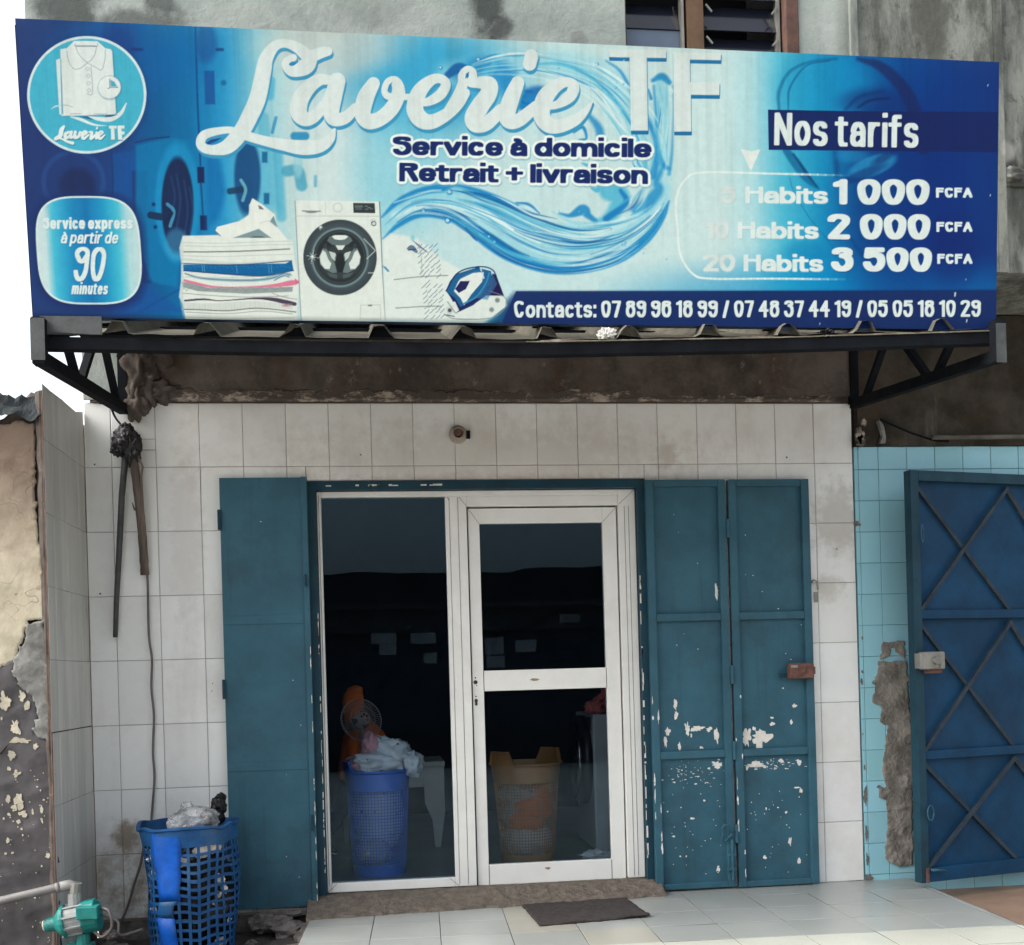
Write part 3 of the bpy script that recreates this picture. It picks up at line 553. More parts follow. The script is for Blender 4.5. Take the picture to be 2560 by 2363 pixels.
# express badge
def badge(cx, cy, rx, ry, col, soft=1.6, n=3.4, shear=.065):
    sl = sub(cx-rx-16, cx+rx+16, cy-ry-16, cy+ry+16); x, y = PX[sl]-cx, PY[sl]-cy
    x = x - y*shear
    k = (np.abs(x/rx)**n + np.abs(y/ry)**n)**(1/n)
    a = np.clip(.5-(k-1)*rx/soft, 0, 1)
    blend(sl, a, (lambda X, Y: col(X - (Y-cy)*.065)) if callable(col) else col)
badge(223, 629, 140, 146, (24,46,104), 24); badge(222, 626, 130.5, 135.5, (214,230,236))
_bc = np.array([(206,224,230),(200,222,230),(70,186,220),(28,140,196),(18,116,180),(30,150,202),(70,188,218),(176,214,224),(196,218,224)], float)
badge(222, 626, 126, 131, lambda X: np.stack([np.interp(X, [96,116,136,180,222,262,298,322,350], _bc[:, k]) for k in range(3)], -1))
poly(Z(60, 470, .16983)((300,300),(330,330),(370,470),(300,500)), (200,220,228), .6, 12)
T = (224,233,237)
def shtext(s, p0, p1, cap, hx, hy, xh, slant, sp, sc=(16,90,150), sa=.55, so=(1.5, 2), **k):
    text(s, p0, p1, cap, hx, hy, sc, xh, slant, sp, alpha=sa, off=so, soft=2.4, **k); text(s, p0, p1, cap, hx, hy, T, xh, slant, sp, **k)
shtext('Service express', (107, 573), (332, 572.5), 28, 3.1, 2.6, .8, 0, 1.6, sc=(120,176,200))
shtext('à partir de', (151, 609), (294, 609.5), 30, 2.5, 2.2, .76, .17, 1.6)
shtext('90', (180, 703.5), (259, 704), 86, 5.4, 4.6, .76, .1, 4)
shtext('minutes', (178, 736), (268, 736.5), 29, 2.6, 2.2, .77, .14, 1.6)
# headline, prices, contact numbers
for s_, a_, b_ in (('Service à domicile', (981,388), (1629,394)), ('Retrait + livraison', (998,454), (1620,460.5))):
    text(s_, a_, b_, 47, 6.7, 4.2, (120,170,196), xh=.75, grow=7, off=(2, 4), alpha=.5, sp=1.6)
    text(s_, a_, b_, 47, 6.9, 4.2, (240,246,247), xh=.75, grow=6.6, sp=1.6)
    text(s_, a_, b_, 47, 7.1, 4.4, (22,42,104), xh=.75, sp=1.2)
shtext('Nos tarifs', (1935, 363.5), (2296, 370), 82, 6.8, 5.2, .76, 0, 5.5, sc=(16,28,84), sa=.8, so=(1, 3))
for n_, hx0, p_, ys, f_ in (('5 Habits', 1802, '1 000', (509.5,512,494.5), (2340,2431)), ('10 Habits', 1764, '2 000', (597.5,599,580), (2341,2431)), ('20 Habits', 1757, '3 500', (679.5,679.5,660), (2343,2431))):
    he = {'5 Habits': 2070, '10 Habits': 2047, '20 Habits': 2058}[n_]; ps = {'1 000': (2082,2324), '2 000': (2068,2326), '3 500': (2078,2330)}[p_]
    nm_, wd_ = n_.split(' '); xs_ = {'5': 1838, '10': 1822, '20': 1838}[nm_]; wx = {'5': 1863, '10': 1844, '20': 1859}[nm_]
    text(nm_, (hx0, ys[0]-1), (xs_, ys[0]-1), 42, 5.6, 3.9, (186,206,214), .74, 0, 1.4, alpha=.55, off=(2, 2.5), soft=3); text(nm_, (hx0, ys[0]-1), (xs_, ys[0]-1), 42, 5.6, 3.9, (216,225,229), .74, 0, 1.4)
    shtext(wd_, (wx, ys[0]-1), (he, ys[0]), 42, 5.9, 3.7, .75, 0, 1.4, sc=(130,186,208), sa=.5)
    shtext(p_, (ps[0], ys[1]-.5), (ps[1], ys[1]+.5), 64 if p_ != '3 500' else 61, 10.2, 6.4, .74, 0, 2, sc=(10,60,130), sa=.55, so=(1.5, 3), pw=3.2)
    shtext('FCFA', (f_[0], ys[2]), (f_[1], ys[2]), 25, 3.7, 2.7, .74, 0, 1.6, sc=(10,50,120), sa=.5)
shtext('Contacts: 07 89 96 18 99 / 07 48 37 44 19 / 05 05 18 10 29', (1285, 794.5), (2452, 792.5), 42, 3.9, 3.3, .76, 0, 2.6, sc=(12,28,76), sa=.7)
# weathering of the print: dust band along the top, scuffs, cloth mottling
rng = np.random.default_rng(3)
def fbm(sh, cells):
    out = np.zeros(sh); amp = 1; tot = 0
    for c_ in cells:
        g = rng.random((c_[0]+2, c_[1]+2)); yy = np.linspace(0, c_[0], sh[0]); xx = np.linspace(0, c_[1], sh[1])
        yi, xi = yy.astype(int), xx.astype(int); fy, fx = (yy-yi)[:, None], (xx-xi)[None]
        fy = fy*fy*(3-2*fy); fx = fx*fx*(3-2*fx)
        out += amp*((g[yi][:, xi]*(1-fx)+g[yi][:, xi+1]*fx)*(1-fy)+(g[yi+1][:, xi]*(1-fx)+g[yi+1][:, xi+1]*fx)*fy); tot += amp; amp *= .6
    return out/tot
dust = np.clip((V-.9)/.1, 0, 1)**1.5*np.clip(fbm((NV, NU), ((2,30),(6,120),(20,300)))*2.2-.6, 0, 1)*np.clip(1-np.abs(U-.42)/.4, .15, 1)
IMG = IMG*(1-.4*dust[..., None]) + np.array((176,184,180))*.4*dust[..., None]
str_ = np.clip(fbm((NV, NU), ((2,160),(3,500)))*1.8-.75, 0, 1)*np.clip(V*1.2, .2, 1)
IMG *= (1-.07*str_)[..., None]
IMG *= (1 + .05*(fbm((NV, NU), ((60,220),(200,760)))-.5) + .03*(rng.random((NV, NU))-.5))[..., None]
IMG *= (1-.25*np.clip((.018-V)/.018, 0, 1)*(PX < 1250))[..., None]
for (x_, y_, r_) in ((2388,733,4),(2417,800,3),(2470,212,2),(2476,487,2),(2050,808,2),(1190,690,1.5),(1560,150,2),(900,300,1.5),(2415,698,1.5)):
    stroke([(x_, y_, r_*.6), (x_-1, y_+r_*2, r_*.4)], (206,214,218), None, .9, 1.2)
IMG = np.clip(IMG, 2, 250)/255
LINC = np.where(IMG <= .04045, IMG/12.92, ((IMG+.055)/1.055)**2.4)*np.array((.75, .785, .71))
# ------------------------------------------------------------------ materials
M = {}
t = NT('teal_paint'); c = t.mix(t.ramp(t.noise(5, 6, .65), .3, .7), (.028,.088,.124), (.037,.116,.160))
c = t.mix(t.math('MULTIPLY', t.ramp(t.noise(2.3, 8, .7, off=(3,7,1)), .48, .72), .5), c, (.028,.055,.066))
c = t.mix(t.math('MULTIPLY', t.ramp(t.noise(16, 6, .7, (1,1,.07), (2,9,4)), .56, .74), .35), c, (.02,.045,.055))
c = t.mix(t.math('MULTIPLY', t.ramp(t.noise(34, 8, .8, off=(6,2,3)), .66, .76), .55), c, (.085,.06,.045))
t.bump(t.math('ADD', t.math('MULTIPLY', t.noise(60, 5, .6), .12), t.noise(3.2, 2, .5)), .5, .02); M['steel_teal'] = t.done(c, t.ramp(t.noise(7, 5), .3, .7, .45, .65), spec=.22)
M['jamb'] = mat('teal_jamb_paint', (.010,.045,.068), .55, .2, 6, .2, 60, spec=.22, dirt=(.02,.03,.035))
M['gate_blue'] = mat('gate_blue_paint', (.004,.043,.100), .55, .25, 4, .25, 50, spec=.2, dirt=(.012,.028,.05), dirt_amt=.5)
M['gate_bar'] = mat('gate_dusty_bar', (.03,.045,.06), .7, .3, 10, .2, spec=.2)
M['chip'] = mat('bare_primer', (.68,.66,.6), .8, .12, 30, .2)
M['pvc'] = mat('white_frame_profile', (.74,.74,.70), .35, .04, 5, .03, dirt=(.42,.40,.36), dirt_amt=.22)
M['concrete_dark'] = None
M['steel_dark'] = mat('dark_painted_steel', (.007,.0085,.011), .8, .3, 10, .25, spec=.08)
M['steel_grey'] = mat('weathered_steel', (.05,.058,.056), .6, .3, 12, .3, dirt=(.05,.03,.02))
M['rust'] = mat('rusty_lock_case', (.13,.06,.045), .75, .35, 30, .4)
M['galv'] = mat('galvanised_lock', (.25,.25,.225), .45, .25, 9, .2, metal=.5, dirt=(.2,.17,.12))
M['rubber'] = mat('dark_coir', (.034,.027,.025), 1.0, .5, 45, .9, 160, dist=.006)
M['threshold'] = mat('brown_screed', (.155,.13,.105), .95, .3, 26, 1, 50, spec=.15, dist=.014, dirt=(.10,.09,.08), dirt_amt=.8)
M['earth'] = mat('dark_earth', (.075,.066,.058), .95, .45, 9, 1, 26, dist=.02, dirt=(.03,.028,.026), dirt_amt=.7)
M['rubble'] = mat('broken_concrete', (.15,.135,.12), .95, .35, 20, .8, 60, dist=.008)
M['black_bag'] = mat('black_plastic_bag', (.006,.006,.007), .42, .2, 10, .4, 22, spec=.25, dist=.01)
M['grey_cable'] = mat('grey_cable', (.12,.105,.1), .6, .2, 20, .05)
M['pvc_pipe'] = mat('grey_pipe', (.2,.195,.185), .55, .18, 12, .1, dirt=(.1,.09,.08))
M['pump_green'] = mat('pump_green_casing', (.006,.185,.165), .45, .2, 14, .15, dirt=(.06,.10,.09), dirt_amt=.8)
M['pump_grey'] = mat('pump_grey_shell', (.25,.26,.255), .6, .2, 14, .25, dirt=(.10,.095,.085), dirt_amt=.8)
M['basket_blue'] = mat('blue_bin_plastic', (.009,.075,.215), .5, .25, 9, .08, spec=.3, dirt=(.08,.15,.22), dirt_amt=.5)
M['strip_blue'] = mat('bright_blue_plastic', (.003,.085,.42), .45, .25, 14, .08, spec=.25, dirt=(.05,.13,.26), dirt_amt=.5)
M['basket_inner'] = mat('royal_blue_plastic', (.035,.15,.6), .4, .1, 7, .05)
M['basket_tan'] = mat('tan_plastic', (.36,.175,.06), .45, .1, 7, .05)
M['wood'] = None
M['white_cloth'] = mat('white_linen', (.82,.82,.84), .9, .06, 12, .5, 30, dist=.01)
M['spot_cloth'] = None
M['pink_cloth'] = mat('pink_cotton', (.62,.32,.36), .9, .2, 25, .4)
M['orange_cloth'] = mat('orange_cotton', (.95,.19,.03), .9, .12, 14, .4)
M['grey_cloth'] = mat('grey_cotton', (.42,.43,.45), .9, .15, 14, .4)
M['navy_cloth'] = mat('navy_denim', (.012,.022,.07), .9, .25, 24, .3)
M['red_cloth'] = mat('red_cotton', (.5,.11,.1), .9, .2, 14, .4)
M['skin'] = mat('brown_skin', (.055,.03,.02), .5, .15, 20, .1)
M['shoe'] = mat('dark_shoe', (.02,.02,.022), .5, .2, 20, .1)
M['sole'] = mat('pale_sole', (.5,.49,.46), .7, .1, 20, .1)
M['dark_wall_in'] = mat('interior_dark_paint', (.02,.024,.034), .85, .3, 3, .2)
M['floor_in'] = mat('interior_floor_tile', (.2,.19,.18), .35, .15, 5, .05)
M['table_white'] = mat('white_laminate', (.55,.55,.5), .5, .08, 6, .05)
M['white_wire'] = mat('white_wire', (.42,.36,.34), .4, .05, 10, 0)
M['machine_grey'] = mat('appliance_enamel', (.42,.45,.46), .35, .06, 5, .02)
M['machine_black'] = mat('black_door_rubber', (.012,.012,.016), .4, .2, 8, .05)
M['chrome'] = mat('chrome_ring', (.6,.6,.62), .2, .05, 8, 0, metal=1)
M['paper'] = mat('white_paper', (.6,.6,.6), .9, .05, 10, .05)
M['tape'] = mat('black_tape', (.012,.011,.013), .6, .3, 30, .7, 40, dist=.01)
M['sheet_metal'] = mat('aged_roof_sheet', (.13,.125,.10), .7, .3, 9, .2, spec=.2, dirt=(.07,.05,.035), dirt_amt=.8)
M['brass'] = mat('aged_brass_lampholder', (.34,.29,.24), .5, .2, 30, .1)
M['asphalt'] = mat('street_surface', (.34,.325,.30), .95, .3, 3, .5, 30)
M['terracotta'] = mat('brown_floor_tile', (.29,.19,.13), .55, .18, 5, .15)
M['grout'] = mat('dark_grout', (.26,.225,.19), .95, .4, 3, .2)
M['blue_grout'] = mat('blue_grout', (.08,.24,.29), .95, .2, 20, .1)
M['lintel_black'] = mat('black_louvre_slot', (.004,.005,.008), .5, .2, 5, 0)
M['louvre'] = mat('dark_louvre_glass', (.012,.014,.022), .12, .1, 5, 0)
M['louvre_blue'] = mat('louvre_blue_film', (.10,.14,.2), .2, .12, 3, 0)
M['wood_frame'] = mat('brown_window_wood', (.10,.055,.026), .7, .25, 10, .2)
M['wood_dark'] = mat('worn_red_brown_wood', (.10,.05,.036), .8, .35, 12, .3)
M['opp_wall'] = mat('dark_shopfront_paint', (.022,.024,.03), .9, .3, 3, .2)
M['opp_band'] = mat('faded_signboard', (.09,.09,.1), .9, .3, 6, .1)

t = NT('stick_wood'); c = t.mix(t.ramp(t.noise(14, 6, .6, (1,1,.12)), .35, .7), (.07,.055,.045), (.24,.19,.15)); t.bump(t.noise(40, 5, .6, (1,1,.1)), .6, .006); M['wood'] = t.done(c, .9)
t = NT('spotted_linen')
vo = t.n('ShaderNodeTexVoronoi'); vo.inputs['Scale'].default_value = 17; t.l(t.co, vo.inputs['Vector'])
c = t.mix(t.ramp(vo.outputs['Distance'], .17, .12), (.66,.69,.73), (.10,.11,.14)); t.bump(t.noise(20, 5), .6, .012); M['spot_cloth'] = t.done(c, .9)

def clear(name, tint=(1,1,1), k=.05, rough=.0, film=0.0, filmcol=(.3,.33,.33), gtint=(1,1,1)):
    t = NT(name); tr = t.n('ShaderNodeBsdfTransparent'); tr.inputs[0].default_value = (*tint, 1)
    gl = t.n('ShaderNodeBsdfGlossy'); gl.inputs['Roughness'].default_value = rough
    fr = t.n('ShaderNodeFresnel'); fr.inputs['IOR'].default_value = 1.35; gl.inputs[0].default_value = (*gtint, 1)
    mx = t.n('ShaderNodeMixShader'); t.l(fr.outputs[0], mx.inputs[0]); t.l(tr.outputs[0], mx.inputs[1]); t.l(gl.outputs[0], mx.inputs[2])
    out = t.t.nodes['Material Output']; last = mx
    if film:
        df = t.n('ShaderNodeBsdfDiffuse'); df.inputs[0].default_value = (*filmcol, 1)
        m2 = t.n('ShaderNodeMixShader')
        f_ = t.math('MULTIPLY', t.ramp(t.noise(9, 5), .3, .75), film)
        t.l(f_, m2.inputs[0]); t.l(mx.outputs[0], m2.inputs[1]); t.l(df.outputs[0], m2.inputs[2]); last = m2
    t.l(last.outputs[0], out.inputs[0]); t.t.nodes.remove(t.b); return t.m
M['glass'] = clear('window_glass', (.86,.91,.94), gtint=(.42,.62,.76))
M['clear_bag'] = clear('clear_plastic_bag', (.92,.93,.93), rough=.2, film=.5, filmcol=(.72,.74,.74))

def tile_mat(name, a, grime, gamt, rough=.28, org=None):   # per-tile tint from a mesh attribute, grime and hairline stains
    t = NT(name, org); at_ = t.n('ShaderNodeAttribute'); at_.attribute_name = 'tint'
    c = t.mix(1.0, a, at_.outputs['Color'], 'MULTIPLY')
    c = t.mix(t.math('MULTIPLY', t.ramp(t.noise(2.2, 8, .7), .45, .75), gamt), c, grime)
    return t, c
t, c = tile_mat('white_wall_tile', (.79,.81,.795), (.56,.51,.45), .45, org=(1.9,0,0))
st = t.ramp(t.noise(3.5, 6, .7, (1,1,.22), (2,0,5)), .5, .75)
c = t.mix(t.math('MULTIPLY', st, .22), c, (.36,.30,.25))
zz = t.sep()
low = t.math('MULTIPLY', t.ramp(zz[2], .62, .12), t.ramp(zz[0], .75, .25))
c = t.mix(t.math('MULTIPLY', t.math('MULTIPLY', low, t.ramp(t.noise(7, 8, .75), .36, .62)), .8), c, (.24,.18,.11))
for cc, rr, k_, cl in (((3.86,0,2.0),(.2,1,.28),.45,(.33,.29,.22)), ((3.8,0,1.62),(.12,1,.1),.5,(.42,.38,.32)), ((.36,0,1.95),(.12,1,.7),.35,(.5,.46,.42)), ((.02,0,.42),(.1,1,.12),.8,(.20,.15,.09)), ((2.9,0,2.36),(.1,1,.1),.35,(.35,.28,.22)), ((2.0,0,2.3),(1.6,1,.35),.28,(.42,.34,.28)), ((1.95,0,2.2),(1.2,1,.1),.4,(.40,.31,.24))):  # wide brown blobs paint warm canopy shade on upper rows; the rest are stains
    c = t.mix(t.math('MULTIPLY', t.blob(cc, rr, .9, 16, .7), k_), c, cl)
c = t.mix(t.math('MULTIPLY', t.ramp(t.noise(30, 8, .8, (1,1,.15), (7,0,2)), .6, .8), .3), c, (.40,.36,.31))
sp = t.n('ShaderNodeTexVoronoi'); sp.inputs['Scale'].default_value = 7; t.l(t.co, sp.inputs['Vector'])
c = t.mix(t.ramp(sp.outputs['Distance'], .045, .03), c, (.12,.1,.08))
t.bump(t.noise(3, 2), .05, .01); M['tile'] = t.done(c, t.ramp(t.noise(4, 5), .3, .7, .3, .5), spec=.45)
t, c = tile_mat('grey_streaked_tile', (.56,.56,.52), (.42,.42,.39), .5)
c = t.mix(t.math('MULTIPLY', t.ramp(t.noise(9, 5, .6, (1,1,.09)), .42, .66), .6), c, (.36,.36,.34)); c = t.mix(t.math('MULTIPLY', t.ramp(t.noise(14, 8, .75, (1,1,.2), (4,4,0)), .58, .75), .6), c, (.12,.11,.1))
M['fin_tile'] = t.done(c, .5)
t, c = tile_mat('turquoise_wall_tile', (.29,.57,.65), (.21,.47,.55), .6)
c = t.mix(t.ramp(t.noise(26, 8, .75, off=(5,1,2)), .67, .73), c, (.2,.18,.15)); M['blue_tile'] = t.done(c, .42)
t = NT('porch_floor_tile'); at_ = t.n('ShaderNodeAttribute'); at_.attribute_name = 'tint'
c = t.mix(t.ramp(t.noise(2.5, 3, .5), .3, .7), (.315,.335,.318), (.36,.38,.36)); c = t.mix(1.0, c, at_.outputs['Color'], 'MULTIPLY')
c = t.mix(t.math('MULTIPLY', t.ramp(t.noise(110, 2, .5), .5, .8), .35), c, (.22,.215,.2)); c = t.mix(t.math('MULTIPLY', t.ramp(t.noise(1.3, 2, .4, off=(3,1,0)), .35, .75), .25), c, (.27,.26,.235))
M['porch'] = t.done(c, .3, spec=.45)

# raw dark beam plaster above the tiles
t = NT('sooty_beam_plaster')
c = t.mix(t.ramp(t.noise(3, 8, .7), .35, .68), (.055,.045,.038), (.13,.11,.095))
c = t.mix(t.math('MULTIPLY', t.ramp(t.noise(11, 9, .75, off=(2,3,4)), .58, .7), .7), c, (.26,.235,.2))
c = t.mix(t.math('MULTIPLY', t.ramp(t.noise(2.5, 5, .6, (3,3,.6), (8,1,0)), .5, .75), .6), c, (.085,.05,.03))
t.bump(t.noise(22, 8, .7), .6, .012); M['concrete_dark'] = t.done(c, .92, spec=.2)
t = NT('shade_dark_render'); c = t.mix(t.ramp(t.noise(3, 8, .7), .35, .68), (.030,.027,.020), (.072,.062,.050)); c = t.mix(t.math('MULTIPLY', t.ramp(t.noise(9, 6, .7, (1,1,.12), (2,5,4)), .58, .74), .5), c, (.13,.125,.10)); c = t.mix(t.math('MULTIPLY', t.ramp(t.noise(2.2, 5, .6, off=(8,1,0)), .5, .75), .6), c, (.06,.034,.018))  # base darkened to hold the overhang's shade; pale drips are the wall's own
t.bump(t.noise(22, 8, .7), .6, .012); M['shaded_render'] = t.done(c, .95, spec=.1)
t = NT('pale_lime_edge'); c = t.mix(t.ramp(t.noise(7, 8, .75, (1,1,2)), .48, .62), (.085,.07,.06), (.40,.345,.285)); t.bump(t.noise(40, 6), .6, .006); M['lime'] = t.done(c, .95, spec=.2)
# mouldy render of the upper floor (world-scale stains)
t = NT('mouldy_render', (1.9,0,0))
c = t.mix(t.ramp(t.noise(2.4, 8, .7), .3, .7), (.25,.29,.265), (.385,.42,.385))
c = t.mix(t.math('MULTIPLY', t.ramp(t.noise(9, 8, .75, (1,1,.5)), .52, .72), .5), c, (.19,.22,.205))
zz = t.sep()
rt = t.ramp(zz[0], 3.62, 3.78)
mot = t.mix(t.ramp(t.noise(4.5, 9, .75, (1,1,.28), (3,2,9)), .38, .62), (.075,.082,.07), (.24,.255,.225))
mot = t.mix(t.math('MULTIPLY', t.ramp(t.noise(10, 8, .75, off=(1,7,3)), .54, .7), .8), mot, (.06,.06,.055))
c = t.mix(rt, c, mot)
for cc, rr, k_, cl in (((.02,-.7,4.30),(.20,1,.30),.9,(.075,.085,.08)), ((.33,-.7,4.20),(.30,1,.10),.8,(.085,.095,.09)), ((.42,-.7,4.32),(.10,1,.10),.8,(.08,.09,.085)), ((.7,-.7,4.40),(.16,1,.07),.45,(.14,.16,.15)), ((1.4,-.7,4.3),(.25,1,.12),.3,(.16,.18,.17)), ((1.92,-.7,4.4),(.11,1,.34),.92,(.05,.06,.055)), ((1.98,-.7,4.24),(.08,1,.10),.85,(.06,.065,.06)), ((2.35,-.7,4.2),(.06,1,.06),.5,(.16,.16,.15)), ((3.6,-.7,4.4),(.05,1,.5),.35,(.45,.48,.45)), ((4.12,-.7,4.4),(.14,1,.4),.75,(.08,.085,.07)), ((4.46,-.7,3.6),(.05,1,.5),.35,(.22,.24,.19)), ((4.56,-.7,3.62),(.05,1,.16),.8,(.05,.05,.045)), ((4.53,-.7,3.75),(.06,1,.06),.6,(.45,.44,.40))):
    c = t.mix(t.math('MULTIPLY', t.blob(cc, rr, .7, 9, .6), k_), c, cl)
t.bump(t.noise(26, 9, .7), .5, .012); M['render'] = t.done(c, .92, spec=.2)
# ochre and mauve paint, cement
t = NT('cream_paint'); c = t.mix(t.ramp(t.noise(4, 8, .7), .35, .7), (.45,.405,.295), (.60,.55,.425)); c = t.mix(t.math('MULTIPLY', t.ramp(t.noise(7, 9, .75, off=(1,2,3)), .55, .72), .55), c, (.27,.215,.15))
zz = t.sep(); so_ = t.math('ADD', zz[2], t.math('MULTIPLY', t.noise(5, 7, .7), -.5)); c = t.mix(t.ramp(so_, 1.55, 2.05), c, (.10,.085,.07)); c = t.mix(t.math('MULTIPLY', t.ramp(so_, 1.25, 1.7), .5), c, (.24,.17,.12))
wv = t.n('ShaderNodeTexVoronoi', feature='DISTANCE_TO_EDGE'); wv.inputs['Scale'].default_value = 3.3
mp = t.n('ShaderNodeVectorMath', operation='ADD'); t.l(t.co, mp.inputs[0]); nn = t.n('ShaderNodeTexNoise'); nn.inputs['Scale'].default_value = 6; t.l(t.co, nn.inputs['Vector']); sc_ = t.n('ShaderNodeVectorMath', operation='SCALE'); t.l(nn.outputs['Color'], sc_.inputs[0]); sc_.inputs['Scale'].default_value = .35; t.l(sc_.outputs[0], mp.inputs[1]); t.l(mp.outputs[0], wv.inputs['Vector'])
c = t.mix(t.math('MULTIPLY', t.ramp(wv.outputs['Distance'], .007, .002), t.math('MULTIPLY', t.ramp(t.noise(2.5, 3), .45, .6), .6)), c, (.08,.065,.05)); t.bump(t.noise(24, 8, .7), .5, .01); M['cream'] = t.done(c, .92, spec=.2)
M['mauve'] = mat('mauve_lower_paint', (.086,.081,.083), .9, .25, 6, .5, 30, spec=.2, dirt=(.05,.045,.045))
M['cement'] = mat('bare_cement', (.20,.20,.185), .95, .3, 9, .8, 40, spec=.2, dist=.006, dirt=(.10,.10,.09), dirt_amt=.6)
M['cement_rough'] = mat('hacked_cement', (.25,.23,.20), .95, .38, 9, 1, 40, spec=.2, dist=.016, dirt=(.085,.075,.06), dirt_amt=.7)

t = NT('printed_banner_cloth'); a_ = t.n('ShaderNodeAttribute'); a_.attribute_name = 'print'
t.bump(t.noise(5, 3, .5), .06, .02); M['banner'] = t.done(a_.outputs['Color'], .5, spec=.1)
# ------------------------------------------------------------------ ground, street, porch
def struct(mb, name, m, **k):
    o = mb.build(name, m, **k); o['kind'] = 'structure'; return o
PZ = 0.0
struct(MB().add([(-60,-60,-.46),(60,-60,-.46),(60,60,-.46),(-60,60,-.46)], [(0,1,2,3)]), 'street', M['asphalt'])
# uneven earth by the wall on the left
gx, gy = 44, 40; vs = []; X0, X1, Y0, Y1 = -2.6, 1.02, -2.6, .0
for j in range(gy+1):
    for i in range(gx+1):
        x, y = X0+(X1-X0)*i/gx, Y0+(Y1-Y0)*j/gy
        vs.append((x, y, -.10 + .035*mnoise.fractal(Vector((x*3, y*3, 1)), 1, 2, 5) + min(0, (y+1.5)*.3)))
struct(MB().add(vs, [(j*(gx+1)+i, j*(gx+1)+i+1, (j+1)*(gx+1)+i+1, (j+1)*(gx+1)+i) for j in range(gy) for i in range(gx)]), 'earth_ground', M['earth'], smooth=True)
AR = math.radians(-2.2); PO = (1.262, -.46)
def pw_(u, v, z=0): return (PO[0]+u*math.cos(AR)-v*math.sin(AR), PO[1]+u*math.sin(AR)+v*math.cos(AR), z)
def tinted(mb_faces, name, mats, parent=None, label=None, bevel=0):
    """mb_faces: list of (verts4, tint, mi) quads with a lip folded back; one mesh with a 'tint' attribute"""
    o0 = ORG.get(parent.name, Vector()) if parent else Vector()
    vs, fs, ti, mi = [], [], [], []
    for vv, tn, m_ in mb_faces:
        n = len(vs); vs += [(a[0]-o0.x, a[1]-o0.y, a[2]-o0.z) for a in vv]; fs.append(tuple(range(n, n+len(vv)))); ti += [tn]*len(vv); mi.append(m_)
    me = bpy.data.meshes.new(name); me.from_pydata(vs, [], fs); me.update()
    at_ = me.attributes.new('tint', 'FLOAT_COLOR', 'POINT')
    at_.data.foreach_set('color', np.array([(*t_, 1) for t_ in ti], 'f').ravel())
    for m_ in (mats if isinstance(mats, (list, tuple)) else [mats]): me.materials.append(m_)
    me.polygons.foreach_set('material_index', mi)
    o = bpy.data.objects.new(name, me); COL.objects.link(o)
    if parent: o.parent = parent; ORG[o.name] = o0
    if label: o['label'] = label
    return o
random.seed(11)
def tile_quads(out, fn, u0, u1, v0, v1, gap, tint, mi, lip=.0025, edge=.004):
    """a slightly pillowed tile: face plus four bevel strips; fn(u, v, h) -> point, h = height above the wall"""
    a, b, c, d = u0+gap, u1-gap, v0+gap, v1-gap
    if b-a < .01 or d-c < .01: return
    k1, k2 = [max(-.001, min(.001, random.gauss(0, .0006))) for _ in range(2)]
    h = lambda u, v: k1*(u-(a+b)/2)/(b-a)*2 + k2*(v-(c+d)/2)/(d-c)*2
    e = min(edge, (b-a)/4, (d-c)/4)
    I = [(a+e, c+e), (b-e, c+e), (b-e, d-e), (a+e, d-e)]; J = [(a, c), (b, c), (b, d), (a, d)]
    T_ = [fn(u, v, h(u, v)) for u, v in I]; B_ = [fn(u, v, h(u, v)-lip) for u, v in J]
    out.append((T_, tint, mi))
    for k in range(4): out.append(([B_[k], B_[(k+1) % 4], T_[(k+1) % 4], T_[k]], tint, mi))
porch = thing('porch', 'pale grey tiled porch floor in front of the shop door', 'porch', (2.5, -.7, 0))
del porch['category'], porch['label']; porch['kind'] = 'structure'
q = []
for i in range(-1, 10):
    for j in range(-4, 3):
        u0, u1, v0, v1 = i*.323, (i+1)*.323, j*.30, (j+1)*.30
        if i == 9: u1 = u0+.03
        v0 += .0; k = .94 + random.uniform(-.05, .05)
        tn = (k, k, k)
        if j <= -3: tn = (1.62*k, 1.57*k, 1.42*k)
        if (i, j) in ((2, -1), (2, 0), (3, -2)): tn = (1.04, .97, .86)
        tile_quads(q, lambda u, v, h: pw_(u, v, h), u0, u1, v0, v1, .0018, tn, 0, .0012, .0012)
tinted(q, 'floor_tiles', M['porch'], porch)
b = MB(); P = [pw_(-.327, -1.21), pw_(2.945, -1.21), pw_(2.945, .60), pw_(-.327, .50)]
b.add([(p[0], p[1], -.003) for p in P] + [(p[0], p[1], -.5) for p in P], [(0,1,2,3),(0,4,5,1),(1,5,6,2),(2,6,7,3),(3,7,4,0)])
b.build('screed_bed', M['threshold'], porch)
struct(MB().box(4.14, 9, -2.2, -.001, -.5, -.071), 'brown_pavement', M['terracotta'])
g_ = MB()
for k in range(8): g_.box(4.42+k*.33, 4.424+k*.33, -2.1, -.01, -.0715, -.0695)
for k in range(6): g_.box(4.2, 8, -.36-k*.33, -.356-k*.33, -.0715, -.0695)

